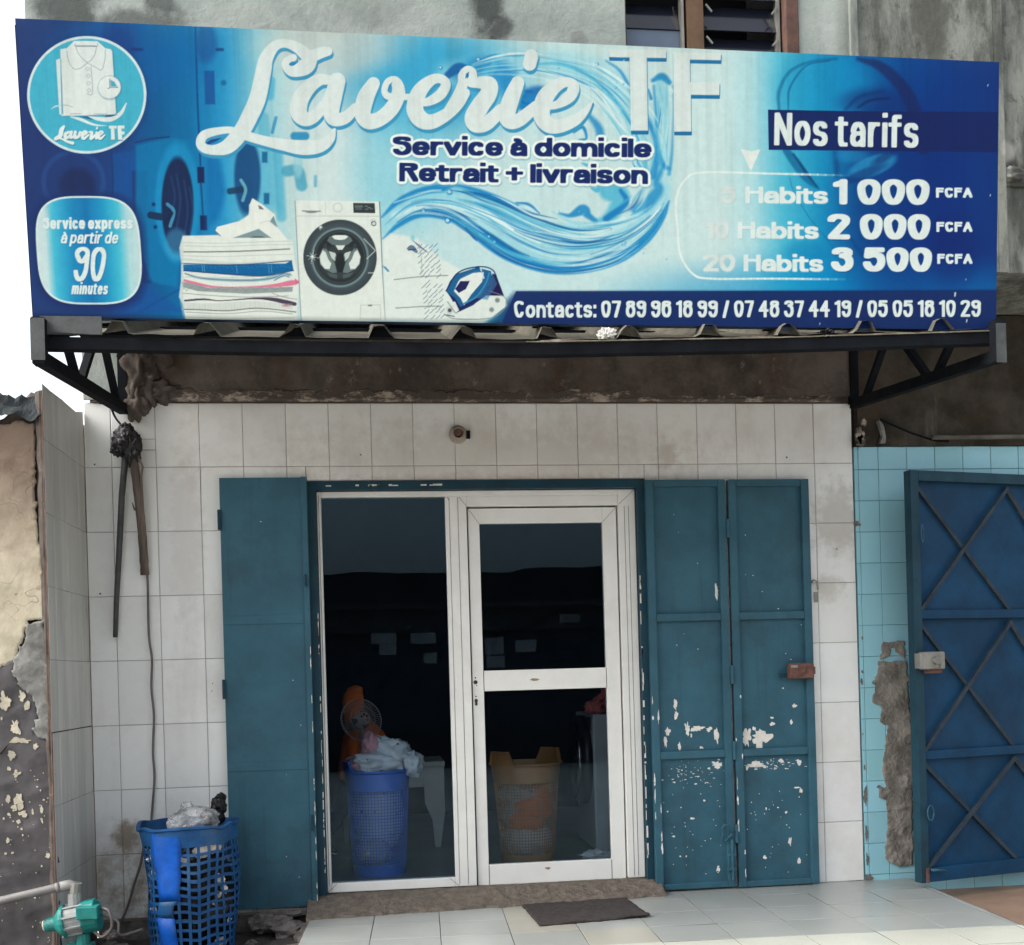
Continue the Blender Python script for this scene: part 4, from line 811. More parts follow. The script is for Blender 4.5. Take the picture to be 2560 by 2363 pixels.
# ------------------------------------------------------------------ the shop building
shop = thing('shop_building', 'white tiled laundry shop with mouldy concrete storey above', 'building', (1.9, 0, 0))
OP = (.976, 2.780, .0, 2.232)       # opening: x0, x1, z0, z1
q = []; random.seed(4)
fx = lambda u, v, h: (u, -h, v)
cols = [-.132] + [k*.22 for k in range(0, 19)]
rows = [k*.33 for k in range(0, 9)]
for a, b_ in zip(cols[:-1], cols[1:]):
    for c_, d_ in zip(rows[:-1], rows[1:]):
        k = random.choice((random.uniform(.955, 1.02), random.uniform(.92, 1.03))); tn = (k, k*random.uniform(.99, 1.005), k*random.uniform(.97, 1.0))
        parts = [(a, b_, c_, d_)]
        if b_ > OP[0] and a < OP[1] and c_ < OP[3]:
            parts = []
            if a < OP[0]: parts.append((a, OP[0], c_, d_))
            if b_ > OP[1]: parts.append((OP[1], b_, c_, d_))
            if d_ > OP[3]: parts.append((max(a, OP[0]), min(b_, OP[1]), OP[3], d_))
        if abs(a-0) < .01 and c_ > 2.2: parts = [(a, b_, c_, 2.40), (a, b_, 2.40, 2.455), (a, b_, 2.455, d_)]
        for p in parts: tile_quads(q, fx, *p, .0011, tn, 0, .0026, .003)
tinted(q, 'wall_tiles', M['tile'], shop)
b = MB()   # masonry behind the tiles, butted round the opening
b.box(-.132, OP[0], .005, .2, -.012, 2.642); b.box(-.17, -.1321, .005, .2, -.012, 2.53); b.box(OP[1], 3.962, .005, .2, -.012, 2.642); b.box(OP[0], OP[1], .005, .2, OP[3], 2.642)
b.build('tile_backing', M['grout'], shop)
b = MB().box(-.132, .95, .012, .2, -.5, -.012).box(.95, 3.962, .03, .2, -.5, -.012); b.build('plinth', M['rubble'], shop)
# beam and wall under the overhang; pitted surface
def sheet(x0, x1, z0, z1, nx, nz, fy, mats, name, parent, smooth=True, label=None):
    vs = [(x0+(x1-x0)*i/nx, fy(x0+(x1-x0)*i/nx, z0+(z1-z0)*j/nz), z0+(z1-z0)*j/nz) for j in range(nz+1) for i in range(nx+1)]
    fs = [(j*(nx+1)+i, j*(nx+1)+i+1, (j+1)*(nx+1)+i+1, (j+1)*(nx+1)+i) for j in range(nz) for i in range(nx)]
    return MB().add(vs, fs).build(name, mats, parent, smooth=smooth, label=label)
fr = lambda x, z, s=6, a=1: a*mnoise.fractal(Vector((x*s, z*s, 3.3)), 1, 2, 6)
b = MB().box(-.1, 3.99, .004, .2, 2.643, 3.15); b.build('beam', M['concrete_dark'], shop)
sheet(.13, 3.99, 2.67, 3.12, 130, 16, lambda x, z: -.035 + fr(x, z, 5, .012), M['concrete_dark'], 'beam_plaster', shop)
# ragged lime line under the beam
vs = []; fs = []; n = 190
for i in range(n+1):
    x = .30+(3.85-.30)*i/n; top = 2.694 + .02*mnoise.noise(Vector((x*9, 0, 0))) + .02*mnoise.noise(Vector((x*31, 2, 0))) - (.02 if x > 2.9 else 0)
    vs += [(x, -.008, 2.645), (x, -.040, 2.652), (x, -.038 + .006*mnoise.noise(Vector((x*20, 5, 0))), max(2.665, top)), (x, -.03, max(2.668, top+.006))]
for i in range(n): fs += [(4*i+k, 4*i+4+k, 4*i+5+k, 4*i+1+k) for k in range(3)]
MB().add(vs, fs).build('plaster_edge', M['lime'], shop, smooth=False)
# lump of mortar round the left bracket's foot
def lump(c, r, seed, amp=.25, freq=4, subd=4, squash=None):
    bm = bmesh.new(); bmesh.ops.create_icosphere(bm, subdivisions=subd, radius=1)
    vs = []
    for v in bm.verts:
        d = v.co.normalized(); k = 1 + amp*mnoise.fractal(d*freq*.5 + Vector((seed, seed*.7, 0)), 1, 2, 5)
        p = [d.x*k*r[0], d.y*k*r[1], d.z*k*r[2]]
        if squash: p = squash(p)
        vs.append((c[0]+p[0], c[1]+p[1], c[2]+p[2]))
    fs = [tuple(v.index for v in f.verts) for f in bm.faces]; bm.free(); return vs, fs
MB().box(-.128, .075, -.012, .0035, 2.655, 3.12).build('side_pillar', M['render'], shop)
b = MB()
for cc, rr, sd in (((.16,-.02,2.78),(.085,.06,.16),1), ((.135,-.02,2.64),(.07,.055,.09),2), ((.22,-.02,2.92),(.14,.05,.14),3), ((.26,-.01,2.70),(.10,.05,.06),4), ((.02,0,2.65),(.1,.02,.02),6)): b.add(*lump(cc, rr, sd, .5, 5))
b.build('mortar_lump', M['concrete_dark'], shop, smooth=True)
# upper storey, cantilevered over the pavement
UX0, UX1, UZ0, UZ1, UY = -.17, 7.5, 3.13, 6.6, -.68
WIN = (2.582, 3.445, 3.7, 5.2)
b = MB()
b.box(UX0, WIN[0], UY, .2, UZ0, UZ1); b.box(WIN[1], 4.45, UY, .2, UZ0, UZ1); b.box(WIN[0], WIN[1], UY, .2, UZ0, WIN[2]); b.box(WIN[0], WIN[1], UY, .2, WIN[3], UZ1)
b.box(4.45, UX1, UY+.035, .2, UZ0+.01, UZ1)
b.box(3.70, 3.735, UY-.025, UY, UZ0, UZ1); b.box(4.452, 4.50, UY+.0, UY+.035, UZ0, UZ1)
b.build('upper_wall', M['render'], shop)
MB().add(*lump((4.58,UY+.05,3.62),(.14,.05,.05),9,.4,5)).build('broken_ledge', M['render'], shop, smooth=True)
# louvre window
wf = MB()
wf.box(2.895, 2.977, UY+.03, UY+.11, WIN[2], WIN[3]).box(WIN[0]+.0, WIN[0]+.012, UY+.03, UY+.11, WIN[2], WIN[3])
win = wf.build('louvre_window', M['wood_frame'], shop)
MB().box(3.375, WIN[1]-.002, UY-.012, UY+.10, WIN[2]+.01, WIN[3]-.01).build('worn_jamb', M['wood_dark'], win, bevel=.006)
MB().box(WIN[0]+.004, WIN[1]-.004, .05, .09, WIN[2]+.004, WIN[3]-.004).build('dark_back', M['lintel_black'], win)
lv = MB()
for k in range(9):
    z = 3.76+k*.155
    lv.bar((2.985, UY+.08, z), (3.365, UY+.08, z), .006, .15, up=(0, .35, 1)); 
    if k != 3: lv.bar((2.604, UY+.09, z), (2.865, UY+.09, z), .006, .15, up=(0, .35, 1))
lv.parts('louvre_blade', M['louvre'], win)
MB().box(2.60, 2.868, UY+.07, UY+.078, 3.98, 4.32).build('blue_pane', M['louvre_blue'], win)
ch = MB()
for x in (2.875, 3.358): ch.box(x-.006, x+.006, UY+.035, UY+.09, WIN[2]+.01, WIN[3]-.01)
for x, s_ in ((2.99,1),(3.35,-1)):
    for k in range(9): ch.bar((x, UY+.03, 3.80+k*.155), (x+.03*s_, UY+.03, 3.765+k*.155), .008)
ch.parts('louvre_clip', M['galv'], win)
# steel jamb, threshold
b = MB(); x0, x1, z0, z1 = OP
b.box(x0+.002, x0+.048, -.012, .16, .0, z1-.048).box(x1-.046, x1-.002, -.012, .16, .0, z1-.048).box(x0+.002, x1-.002, -.012, .16, z1-.048, z1-.002)
random.seed(8)
for k in range(34):
    z = random.uniform(.1, 1.5); b.box(x0+.040+random.uniform(0,.006), x0+.0455, -.0135, -.0118, z, z+random.uniform(.01, .06), 1)
for k in range(26):
    z = random.uniform(.15, 1.7); b.box(x1-.046, x1-.040+random.uniform(-.004,.003), -.0135, -.0118, z, z+random.uniform(.01, .08), 1)
for k in range(12):
    x = x0+random.uniform(.05, .8); b.box(x, x+random.uniform(.01,.035), -.0135, -.0118, z1-.03, z1-.03+random.uniform(.004,.01), 1)
jamb = b.build('steel_jamb', [M['jamb'], M['chip']], shop)
vs = []; n = 150
for i in range(n+1):
    x = .93+(2.80-.93)*i/n; yb = -.262+.06*(x-.93) + .02*mnoise.fractal(Vector((x*8,0,0)),1,2,4); nz = .012*mnoise.fractal(Vector((x*7,3,0)),1,2,4)
    if x > 2.3: yb = max(yb, -.19+.09*(x-2.3))
    vs += [(x, yb-.01, -.02), (x, yb, .012+nz*.3), (x, yb*.55, .035+nz), (x, -.02, .070+nz*.5), (x, .16, .072), (x, .16, -.02)]
b = MB().add(vs, [(6*i+k, 6*i+6+k, 6*i+7+k, 6*i+1+k) for i in range(n) for k in range(5)])
b.build('threshold', M['threshold'], shop, smooth=False)
# white entrance frame: outer frame + mullion, fixed pane, door leaf
def frame(b, x0, x1, z0, z1, w, y0, y1, bottom=True, wt=None, wb=None):
    wt = wt or w; wb = wb or w
    b.box(x0, x0+w, y0, y1, z0, z1).box(x1-w, x1, y0, y1, z0, z1).box(x0+w, x1-w, y0, y1, z1-wt, z1)
    if bottom: b.box(x0+w, x1-w, y0, y1, z0, z0+wb)
    return b
FX0, FX1, FZ0, FZ1 = 1.026, 2.732, .074, 2.182
b = MB().box(FX0, FX0+.022, .035, .10, FZ0, FZ1).box(FX0+.022, FX1-.095, .035, .10, FZ1-.030, FZ1).box(FX1-.095, FX1, .035, .10, FZ0, FZ1)
b.box(1.700, 1.814, .035, .10, FZ0, FZ1-.030).box(FX0+.022, 1.700, .035, .10, FZ0, FZ0+.048)
b.box(1.814, FX1-.095, .035, .10, FZ1-.085, FZ1-.030)
fra = b.build('entrance_frame', M['pvc'], shop, bevel=.003)
g_ = MB()   # seams and mitres of the profiles
for x in (1.722, 1.768, 2.672, 2.695): g_.box(x-.0012, x+.0012, .0335, .0349, FZ0+.01, FZ1-.09 if x > 2 else FZ1-.035)
g_.box(FX0+.009, FX0+.011, .0335, .0349, FZ0+.04, FZ1-.02)
g_.bar((FX0+.002,.0342,FZ0+.002),(FX0+.05,.0342,FZ0+.046), .0022, .001, up=(0,1,0)); g_.bar((1.72,.0342,FZ0+.002),(1.67,.0342,FZ0+.046), .0022, .001, up=(0,1,0))
g_.bar((FX1-.002,.0342,FZ1-.002),(FX1-.093,.0342,FZ1-.083), .0022, .001, up=(0,1,0)); g_.bar((1.775,.0342,FZ1-.034),(1.814,.0342,FZ1-.083), .0022, .001, up=(0,1,0)); g_.bar((1.712,.0342,FZ1-.034),(1.722,.0342,FZ1-.05), .0022, .001, up=(0,1,0))
g_.parts('profile_seam', M['rubble'], fra)
MB().box(FX0+.018, 1.704, .062, .068, FZ0+.044, FZ1-.026).build('fixed_pane', M['glass'], fra)
DX0, DX1, DZ0, DZ1 = 1.822, 2.630, .066, 2.088
b = MB().box(DX0, 1.882, .052, .095, DZ0, DZ1).box(2.552, DX1, .052, .095, DZ0, DZ1).box(1.882, 2.552, .052, .095, 2.006, DZ1).box(1.882, 2.552, .052, .095, 1.108, 1.218).box(1.882, 2.552, .052, .095, DZ0, .178)
door = b.build('glazed_door', M['pvc'], shop, bevel=.003)
MB().box(1.878, 2.556, .07, .076, 1.214, 2.010).build('upper_pane', M['glass'], door)
MB().box(1.878, 2.556, .07, .076, .174, 1.112).build('lower_pane', M['glass'], door)
g_ = MB(); g_.bar((DX0+.003,.0512,DZ1-.003),(1.88,.0512,2.008), .002, .001, up=(0,1,0)).bar((DX1-.003,.0512,DZ1-.003),(2.554,.0512,2.008), .002, .001, up=(0,1,0))
for x in (1.883, 2.551):
    g_.box(x-.0012, x+.0012, .0506, .0519, 1.110, 1.216).box(x-.0012, x+.0012, .0506, .0519, DZ0+.004, .176)
g_.parts('profile_seam', M['rubble'], door)
lk = MB()
for z, r_ in ((1.158,.011),(1.182,.004),(1.140,.003),(1.082,.004)): lk.lathe([(r_,.0500),(r_,.0518)], (1.838+(.006 if r_ < .0035 else 0),0,z), 12, 'y')
lk.prism([(1.829,1.060),(1.834,1.069),(1.844,1.069),(1.848,1.060),(1.845,1.052),(1.845,1.034),(1.832,1.034),(1.832,1.052)], .0500, .0518)
lk.parts('lock_hole', mat('dark_keyhole', (.02,.02,.025), .6, .1, 10, 0), door)
MB().add(*lump((2.16,.052,1.163),(.022,.002,.006),3,.9,6,3)).add(*lump((2.20,.052,.145),(.014,.002,.005),5,.9,6,3)).parts('glue_mark', mat('old_glue', (.34,.24,.16), .9, .3, 40, .3), door)

# ------------------------------------------------------------------ folding steel shutters
def chips(b, spots, y, seed, mi=1, th=.0012):
    random.seed(seed)
    for x, z, rx, rz in spots:
        n = max(8, int(30*min(1, max(rx, rz)/.03))); s0 = random.random()*50; pts = []
        for k in range(n):
            a = 2*math.pi*k/n; rr = 1 + .75*mnoise.noise(Vector((math.cos(a)*1.6+s0, math.sin(a)*1.6, s0))) + (.45*mnoise.noise(Vector((math.cos(a)*4+s0, math.sin(a)*4, s0+9))) if n > 12 else 0)
            pts.append((x+rx*rr*math.cos(a), z+rz*rr*math.sin(a)))
        m = len(b.v); nn = len(pts)
        b.add([(p[0], y-th, p[1]) for p in pts] + [(p[0], y, p[1]) for p in pts], [tuple(range(nn))] + [(k, nn+k, nn+(k+1) % nn, (k+1) % nn) for k in range(nn)], mi)
def leaf(x0, x1, z0, z1, rails, fw, y, spots, seed, name, skew=0):
    """frame of square tube in front, sheet set back"""
    sh = MB().box(x0+fw*.5, x1-fw*.5, y+.012, y+.016, z0+fw*.5, z1-fw*.5)
    chips(sh, spots, y+.012, seed)
    random.seed(seed+1)
    fb = MB().box(x0, x0+fw, y-.016, y+.02, z0, z1).box(x1-fw, x1, y-.016, y+.02, z0, z1).box(x0+fw, x1-fw, y-.014, y+.018, z1-fw*.85, z1).box(x0+fw, x1-fw, y-.014, y+.018, z0, z0+fw*.75)
    for z in rails: fb.box(x0+fw, x1-fw, y-.013, y+.018, z-.021, z+.021)
    L = fb.build(name, M['steel_teal'], shop, bevel=.004)
    es = [(x0+fw*random.choice((.12,.85)), random.uniform(z0+.05, z0+1.1), random.uniform(.002,.005), random.uniform(.005,.03)) for k in range(10)]
    chips(sh, es, y-.016, seed+3); sh.build('sheet', [M['steel_teal'], M['chip']], L)
    return L
def px(x, y, Y): p = dd(x, y, Y); return p.x, p.z
def spots_px(lst, Y): return [(*px(x, y, Y), rx*.00268, ry*.00268) for x, y, rx, ry in lst]
YA = -.035
random.seed(21)
o4 = lambda x, y: ((1560+x*.4995)/D, (1650+y*.4995)/D)
sA = [(*o4(260,225), 3, 10), (*o4(264,280), 3.5, 8), (*o4(220,360), 5, 8), (*o4(212,410), 3.5, 10), (*o4(320,345), 5, 12), (*o4(370,345), 12, 5), (*o4(430,348), 6, 5), (*o4(466,375), 4.5, 13), (*o4(340,380), 2, 4), (*o4(280,435), 3, 7), (*o4(390,440), 4, 2.5), (*o4(468,525), 10, 7), (*o4(475,1045), 4, 7), (*o4(345,795), 5, 2), (*o4(405,705), 2, 2), (*o4(220,760), 2, 2), (*o4(250,885), 3, 1.5), (*o4(285,985), 2, 1.5), (*o4(315,985), 1.5, 2), (*o4(465,-341), 3, 12)]
sB = [(*o4(618,385), 9, 17), (*o4(690,395), 19, 16), (*o4(655,345), 4, 4), (*o4(745,322), 5, 4), (*o4(745,290), 3, 2.5), (*o4(856,230), 5, 4), (*o4(840,310), 3, 5), (*o4(925,310), 3, 8), (*o4(800,142), 2, 1.6), (*o4(665,525), 19, 5), (*o4(620,540), 3, 5), (*o4(880,515), 5, 6), (*o4(790,505), 5, 3), (*o4(835,910), 3, 8), (*o4(708,990), 4, 4), (*o4(880,1010), 3, 7), (*o4(890,655), 3, 5), (*o4(870,640), 6, 1.5), (*o4(815,765), 3, 3), (*o4(775,740), 2, 1.5), (*o4(715,745), 1.5, 3)]
for k in range(60): sA.append((*o4(random.gauss(360,70), random.gauss(575,30)-.0*k), random.choice((.6,.9,1.4,2.6)), random.choice((.5,.8,1.3))))
for k in range(26): sA.append((*o4(random.uniform(190,490), random.uniform(640,1080)), random.uniform(.5,1.3), random.uniform(.5,1.3)))
for k in range(55): sB.append((*o4(random.gauss(750,90), random.gauss(528,14)), random.choice((.6,1,1.6,3.2)), random.choice((.5,.8,1.2))))
for k in range(26): sB.append((*o4(random.uniform(610,930), random.uniform(620,1080)), random.uniform(.5,1.3), random.uniform(.5,1.3)))
for k in range(8): sA.append((*o4(random.uniform(190,480), random.uniform(-750,100)), random.uniform(.5,1.3), random.uniform(.5,1.3))); sB.append((*o4(random.uniform(610,900), random.uniform(-700,100)), random.uniform(.5,1.3), random.uniform(.5,1.3)))
LA = leaf(2.772, 3.213, .012, 2.217, (1.476, .735), .042, YA, [s_ for s_ in spots_px(sA, YA) if 2.815 < s_[0] < 3.17], 31, 'folding_shutter')
LB = leaf(3.229, 3.684, .006, 2.216, (1.476, .735), .044, YA, [s_ for s_ in spots_px(sB, YA) if 3.27 < s_[0] < 3.64], 47, 'folding_shutter')
# lock, pull ring, bolt, hinges
lk = MB().box(3.528, 3.668, -.098, -.052, 1.128, 1.212); lo = lk.build('lock_case', M['rust'], LB, bevel=.007, label='rusty rim lock case on the teal shutter')
d_ = MB().lathe([(.020,-.106),(.020,-.097),(.012,-.110)], (3.60,0,1.170), 16, 'y').lathe([(.009,-.104),(.009,-.097)], (3.55,0,1.146), 12, 'y').box(3.668, 3.676, -.09, -.06, 1.15, 1.19)
d_.parts('lock_boss', M['rust'], LB); MB().box(3.536, 3.572, -.1002, -.0975, 1.188, 1.201).build('lock_plate', M['galv'], LB); MB().box(3.488, 3.527, -.060, -.050, 1.135, 1.16).build('lock_bolt_guard', M['jamb'], LB)
cx, cz = px(*o4(505, 865), YA-.03)
MB().tube([(cx+.03*math.cos(a)*.8 + (.012 if abs(math.sin(a)) < .5 else 0), -.07-.01*math.sin(a), cz+.045*math.sin(a)) for a in [k*2*math.pi/20 for k in range(21)]], .006, 6).build('pull_ring', M['steel_teal'], LA, smooth=True)
cx, cz = px(*o4(545, 1010), YA-.03)
MB().tube([(cx, -.065, cz+.12), (cx, -.065, cz-.10)], .008, 8).box(cx-.02, cx+.02, -.068, -.05, cz+.03, cz+.05).box(cx-.02, cx+.02, -.068, -.05, cz-.05, cz-.03).tube([(cx, -.065, cz-.04), (cx-.035, -.075, cz-.045)], .006, 6).build('floor_bolt', M['steel_teal'], LA, smooth=False)
h = MB()
for z in (1.95, 1.16, .75, .30): h.tube([(3.221, -.055, z-.05), (3.221, -.055, z+.05)], .010, 8)
h.parts('hinge', M['steel_teal'], LA)
# left leaf: flat back of a sheet with welded rails showing
x0, x1, z0, z1, y = .540, .982, .028, 2.244, -.05
b = MB().box(x0, x1-.03, y, y+.004, z0, z1); 
chips(b, [(*px(x, y_, y), rx*.0025, ry*.0025) for x, y_, rx, ry in ((560,1675,1,1),(588,1418,1,.8),(573,1330,1.5,.8),(510,1020,2,.6),(600,1340,1,1.2),(560,1515,.6,.6),(470,1710,.6,.6),(585,1715,.8,.8))], y, 61)
LLB = b
rb = MB().box(x1-.03, x1, y-.012, y+.03, z0-.004, z1+.002)
for z in (1.512, .758): rb.box(x0+.004, x1-.0335, y-.004, y-.0002, z-.0225, z+.0225)
rb.box(x1-.034, x1-.0305, y-.003, y-.0002, z0, z1-.07)
LLR = rb
chips(LLB, [(x1-.004, random.uniform(.05,1.5), .002, random.uniform(.005,.03)) for k in range(18)], y-.0125, 77)
LL = LLB.build('folding_shutter', [M['steel_teal'], M['chip']], shop, label='flat sheet back of the left shutter leaf')
LLR.parts('rail', M['steel_teal'], LL, bevel=.002)
h = MB()
for z in (2.03, 1.16, .35): h.box(x0-.012, x0+.004, y-.012, y+.03, z-.05, z+.05)
h.tube([(x1-.018,-.07,.50),(x1-.018,-.07,.42)], .008, 6).tube([(x1-.02,-.07,1.74),(x1-.02,-.07,1.68)], .007, 6)
h.parts('hinge', M['jamb'], LL)
# room behind the glass
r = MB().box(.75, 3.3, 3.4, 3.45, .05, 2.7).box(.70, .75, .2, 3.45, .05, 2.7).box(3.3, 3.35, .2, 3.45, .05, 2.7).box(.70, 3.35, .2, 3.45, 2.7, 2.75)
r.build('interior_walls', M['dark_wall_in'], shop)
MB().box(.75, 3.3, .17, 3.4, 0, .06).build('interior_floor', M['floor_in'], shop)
# lamp holder over the door, stray hook
lh = thing('lamp_holder', 'small round lamp holder without bulb, on the tiles above the door', 'lamp holder', (1.776, 0, 2.47))
MB().lathe([(.048,-.001),(.048,-.012),(.040,-.02),(.030,-.03),(.030,-.055),(.026,-.055),(.026,-.03)], (1.776,0,2.472), 24, 'y').build('rose', M['brass'], lh, smooth=True)
MB().lathe([(.018,-.03),(.018,-.06),(.010,-.062)], (1.776,0,2.472), 16, 'y').build('socket', M['rust'], lh); MB().box(1.822, 1.84, -.02, -.002, 2.45, 2.49).build('side_clip', M['steel_dark'], lh)
hk = MB().tube([(3.70,-.004,1.655),(3.705,-.03,1.665),(3.722,-.035,1.655),(3.727,-.03,1.61)], .005, 6).box(3.715, 3.738, -.006, -.001, 1.545, 1.60)
tag(hk.build('wall_hook', M['galv']), 'small bent metal hook on the white tiles right of the shutter', 'hook')
# ------------------------------------------------------------------ neighbour on the right: turquoise tiles and a blue steel gate
nb = thing('neighbour_building', 'turquoise tiled neighbour house with a blue steel gate standing open', 'building', (5.4, 0, 0))
random.seed(17); q = []
xs = [3.966, 3.99] + [4.107+.1655*k for k in range(0, 22)]; zs = [-.075, .03] + [.03+.1725*k for k in range(1, 14)] + [2.40]
for a, b_ in zip(xs[:-1], xs[1:]):
    for c_, d_ in zip(zs[:-1], zs[1:]):
        if d_-c_ < .012: continue
        k = random.uniform(.92, 1.04); tn = (k, k*random.uniform(.98, 1.02), k*random.uniform(.98, 1.02))
        tile_quads(q, lambda u, v, h: (u, -h-.004, v), a, b_, c_, d_, .0013, tn, 0, .0016, .002)
tinted(q, 'wall_tiles', M['blue_tile'], nb)
MB().box(3.964, 7.6, -.0006, .2, -.5, 2.392).build('tile_backing', M['blue_grout'], nb)
fy2 = lambda x, z: -.012 + fr(x, z, 4, .014)
sheet(3.992, 7.6, 2.40, 3.13, 110, 22, fy2, M['shaded_render'], 'dark_render', nb)
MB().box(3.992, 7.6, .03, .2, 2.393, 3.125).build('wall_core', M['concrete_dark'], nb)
b = MB(); chips(b, [(3.985, 2.46, .018, .05), (3.99, 2.42, .02, .03), (4.01, 2.52, .01, .02)], -.034, 5, 0, .02); b.build('plaster_remnant', M['lime'], nb)
b = MB().prism([(4.095,2.53),(4.10,2.545),(4.125,2.50),(4.135,2.44),(4.13,2.41),(4.10,2.41),(4.118,2.45)], -.05, -.02); b.build('plaster_flake', M['cement'], nb)
# patch where the tiles were hacked off beside the gate
def in_poly(x, y, P):
    ins = False
    for (a, b_), (c_, d_) in zip(P, P[1:]+P[:1]):
        if (b_ > y) != (d_ > y) and x < (c_-a)*(y-b_)/(d_-b_)+a: ins = not ins
    return ins
o3 = lambda x, y: ((1560+x*.4995), (1150+y*.4995)); o4f = lambda x, y: ((1560+x*.4995), (1650+y*.4995))
def ragged(pts, Y, seed, amp=.008, step=.012):
    P = [at(*p, Y) for p in pts]; P = [(p.x, p.z) for p in P]; out = []
    for (a, b_), (c_, d_) in zip(P, P[1:]+P[:1]):
        n = max(1, int(math.hypot(c_-a, d_-b_)/step))
        for k in range(n):
            t_ = k/n; x, z = a+(c_-a)*t_, b_+(d_-b_)*t_
            x += amp*mnoise.noise(Vector((x*60+seed, z*60, 0)))*1.6; z += amp*mnoise.noise(Vector((x*60, z*60+seed, 5)))*1.6
            out.append((x, z))
    return out
def patch(pts, Y, thick, m, name, parent, seed, amp=.006, rough=.010, scale=14, res=.011, jag=.008, label=None):
    """a plaster patch with its own ragged outline and relief"""
    P = ragged(pts, Y, seed, jag); xs_ = [p[0] for p in P]; zs_ = [p[1] for p in P]
    x0, x1, z0, z1 = min(xs_), max(xs_), min(zs_), max(zs_); nx, nz = int((x1-x0)/res)+2, int((z1-z0)/res)+2
    bm = bmesh.new(); vs = {}
    for j in range(nz):
        for i in range(nx):
            if in_poly(x0+(i+.5)*res, z0+(j+.5)*res, P):
                for di, dj in ((0,0),(1,0),(1,1),(0,1)):
                    k = (i+di, j+dj)
                    if k not in vs:
                        x, z = x0+k[0]*res, z0+k[1]*res
                        h = mnoise.fractal(Vector((x*scale, z*scale, seed)), 1, 2, 6)
                        rdg = abs(mnoise.noise(Vector((x*scale*.45, z*scale*.9, seed+3))))
                        vs[k] = bm.verts.new((x + res*.45*mnoise.noise(Vector((x*90, z*90, 1))), Y-thick + rough*h - rough*.9*(1-rdg)**6, z + res*.45*mnoise.noise(Vector((x*90, z*90, 7)))))
                bm.faces.new([vs[(i, j)], vs[(i+1, j)], vs[(i+1, j+1)], vs[(i, j+1)]])
    ed = [e for e in bm.edges if len(e.link_faces) == 1]
    for v in {v for e in ed for v in e.verts}:        # pull the border onto the ragged outline
        best = (1e9, v.co.x, v.co.z)
        for (a, b_), (c_, d_) in zip(P, P[1:]+P[:1]):
            L = (c_-a)**2+(d_-b_)**2+1e-12; t_ = max(0, min(1, ((v.co.x-a)*(c_-a)+(v.co.z-b_)*(d_-b_))/L))
            x, z = a+(c_-a)*t_, b_+(d_-b_)*t_; dd_ = (x-v.co.x)**2+(z-v.co.z)**2
            if dd_ < best[0]: best = (dd_, x, z)
        if best[0] < (res*1.6)**2: v.co.x, v.co.z = best[1], best[2]
    r_ = bmesh.ops.extrude_edge_only(bm, edges=ed)
    for v in r_['geom']:
        if isinstance(v, bmesh.types.BMVert): v.co.y = Y+.004
    bm.verts.index_update()
    o = MB().add([tuple(v.co) for v in bm.verts], [tuple(v.index for v in f.verts) for f in bm.faces]).build(name, m, parent, smooth=True, label=label); bm.free()
    return o
patch([o3(1292,915),o3(1400,905),o3(1405,1000),o3(1360,960),o3(1340,925),o3(1320,990),o3(1280,1000)], -.004, .005, M['cement_rough'], 'hacked_patch', nb, 3, rough=.003, res=.006)
patch([o3(1275,1010),o3(1410,1005),o3(1440,1400),o4f(1440,1030),o4f(1370,1030),o4f(1310,1000),o4f(1305,930),o4f(1320,830),o4f(1310,700),o4f(1280,690),o4f(1270,640),o4f(1310,640),o4f(1290,540),o4f(1305,430),o4f(1320,330),o4f(1280,310),o4f(1290,240),o4f(1240,210),o4f(1255,130),o4f(1240,120),o4f(1270,60)], -.004, .009, M['cement_rough'], 'hacked_patch', nb, 5, rough=.008, scale=11, res=.0065)
b = MB(); random.seed(91)
chips(b, [(at(*o4f(x, y), 0).x, at(*o4f(x, y), 0).z, rx*.00105, ry*.00105) for x, y, rx, ry in ((1205,680,10,40),(1210,870,7,40),(1215,1000,7,30),(1225,1090,22,22),(1200,540,6,14),(1187,110,6,14),(1190,60,5,10),(1192,370,3,8),(1165,-680,16,14),(1275,632,14,8),(1190,-110,4,10))], -.0075, 92, 0)
b.parts('bare_spot', M['rubble'], nb)
# gate leaf: hinged far right, its free edge stands off the wall
GA, GB = Vector((4.128, -.27, 0)), Vector((5.06, -.055, 0))
gd = (GB-GA).normalized(); gn = Vector((gd.y, -gd.x, 0)); GL_ = (GB-GA).length
gz0, gz1 = .030, 2.215
def gp(u, z, h=0): p = GA + gd*u + gn*h; return (p.x, p.y, z)
def gbox(b, u0, u1, z0, z1, h0, h1, mi=0):
    return b.add([gp(u0,z0,h1),gp(u1,z0,h1),gp(u1,z0,h0),gp(u0,z0,h0),gp(u0,z1,h1),gp(u1,z1,h1),gp(u1,z1,h0),gp(u0,z1,h0)], [(0,3,2,1),(4,5,6,7),(0,1,5,4),(1,2,6,5),(2,3,7,6),(3,0,4,7)], mi)
b = MB(); gbox(b, .02, GL_-.02, gz0+.02, gz1-.02, .000, .004); gate = b.build('gate_leaf', M['gate_blue'], nb)
b = MB(); gbox(b, 0, .052, gz0, gz1, -.012, .042); gbox(b, .052, GL_-.05, gz1-.055, gz1, -.012, .042); gbox(b, GL_-.05, GL_, gz0, gz1, -.012, .042)
b.build('gate_frame', M['jamb'], gate, bevel=.003)
b = MB()
for z in (1.452, .705): gbox(b, .052, GL_-.05, z-.024, z+.022, .004, .034)
gbox(b, .052, GL_-.05, gz0, gz0+.075, .004, .034)
b.parts('gate_rail', M['gate_blue'], gate, bevel=.002)
b = MB()
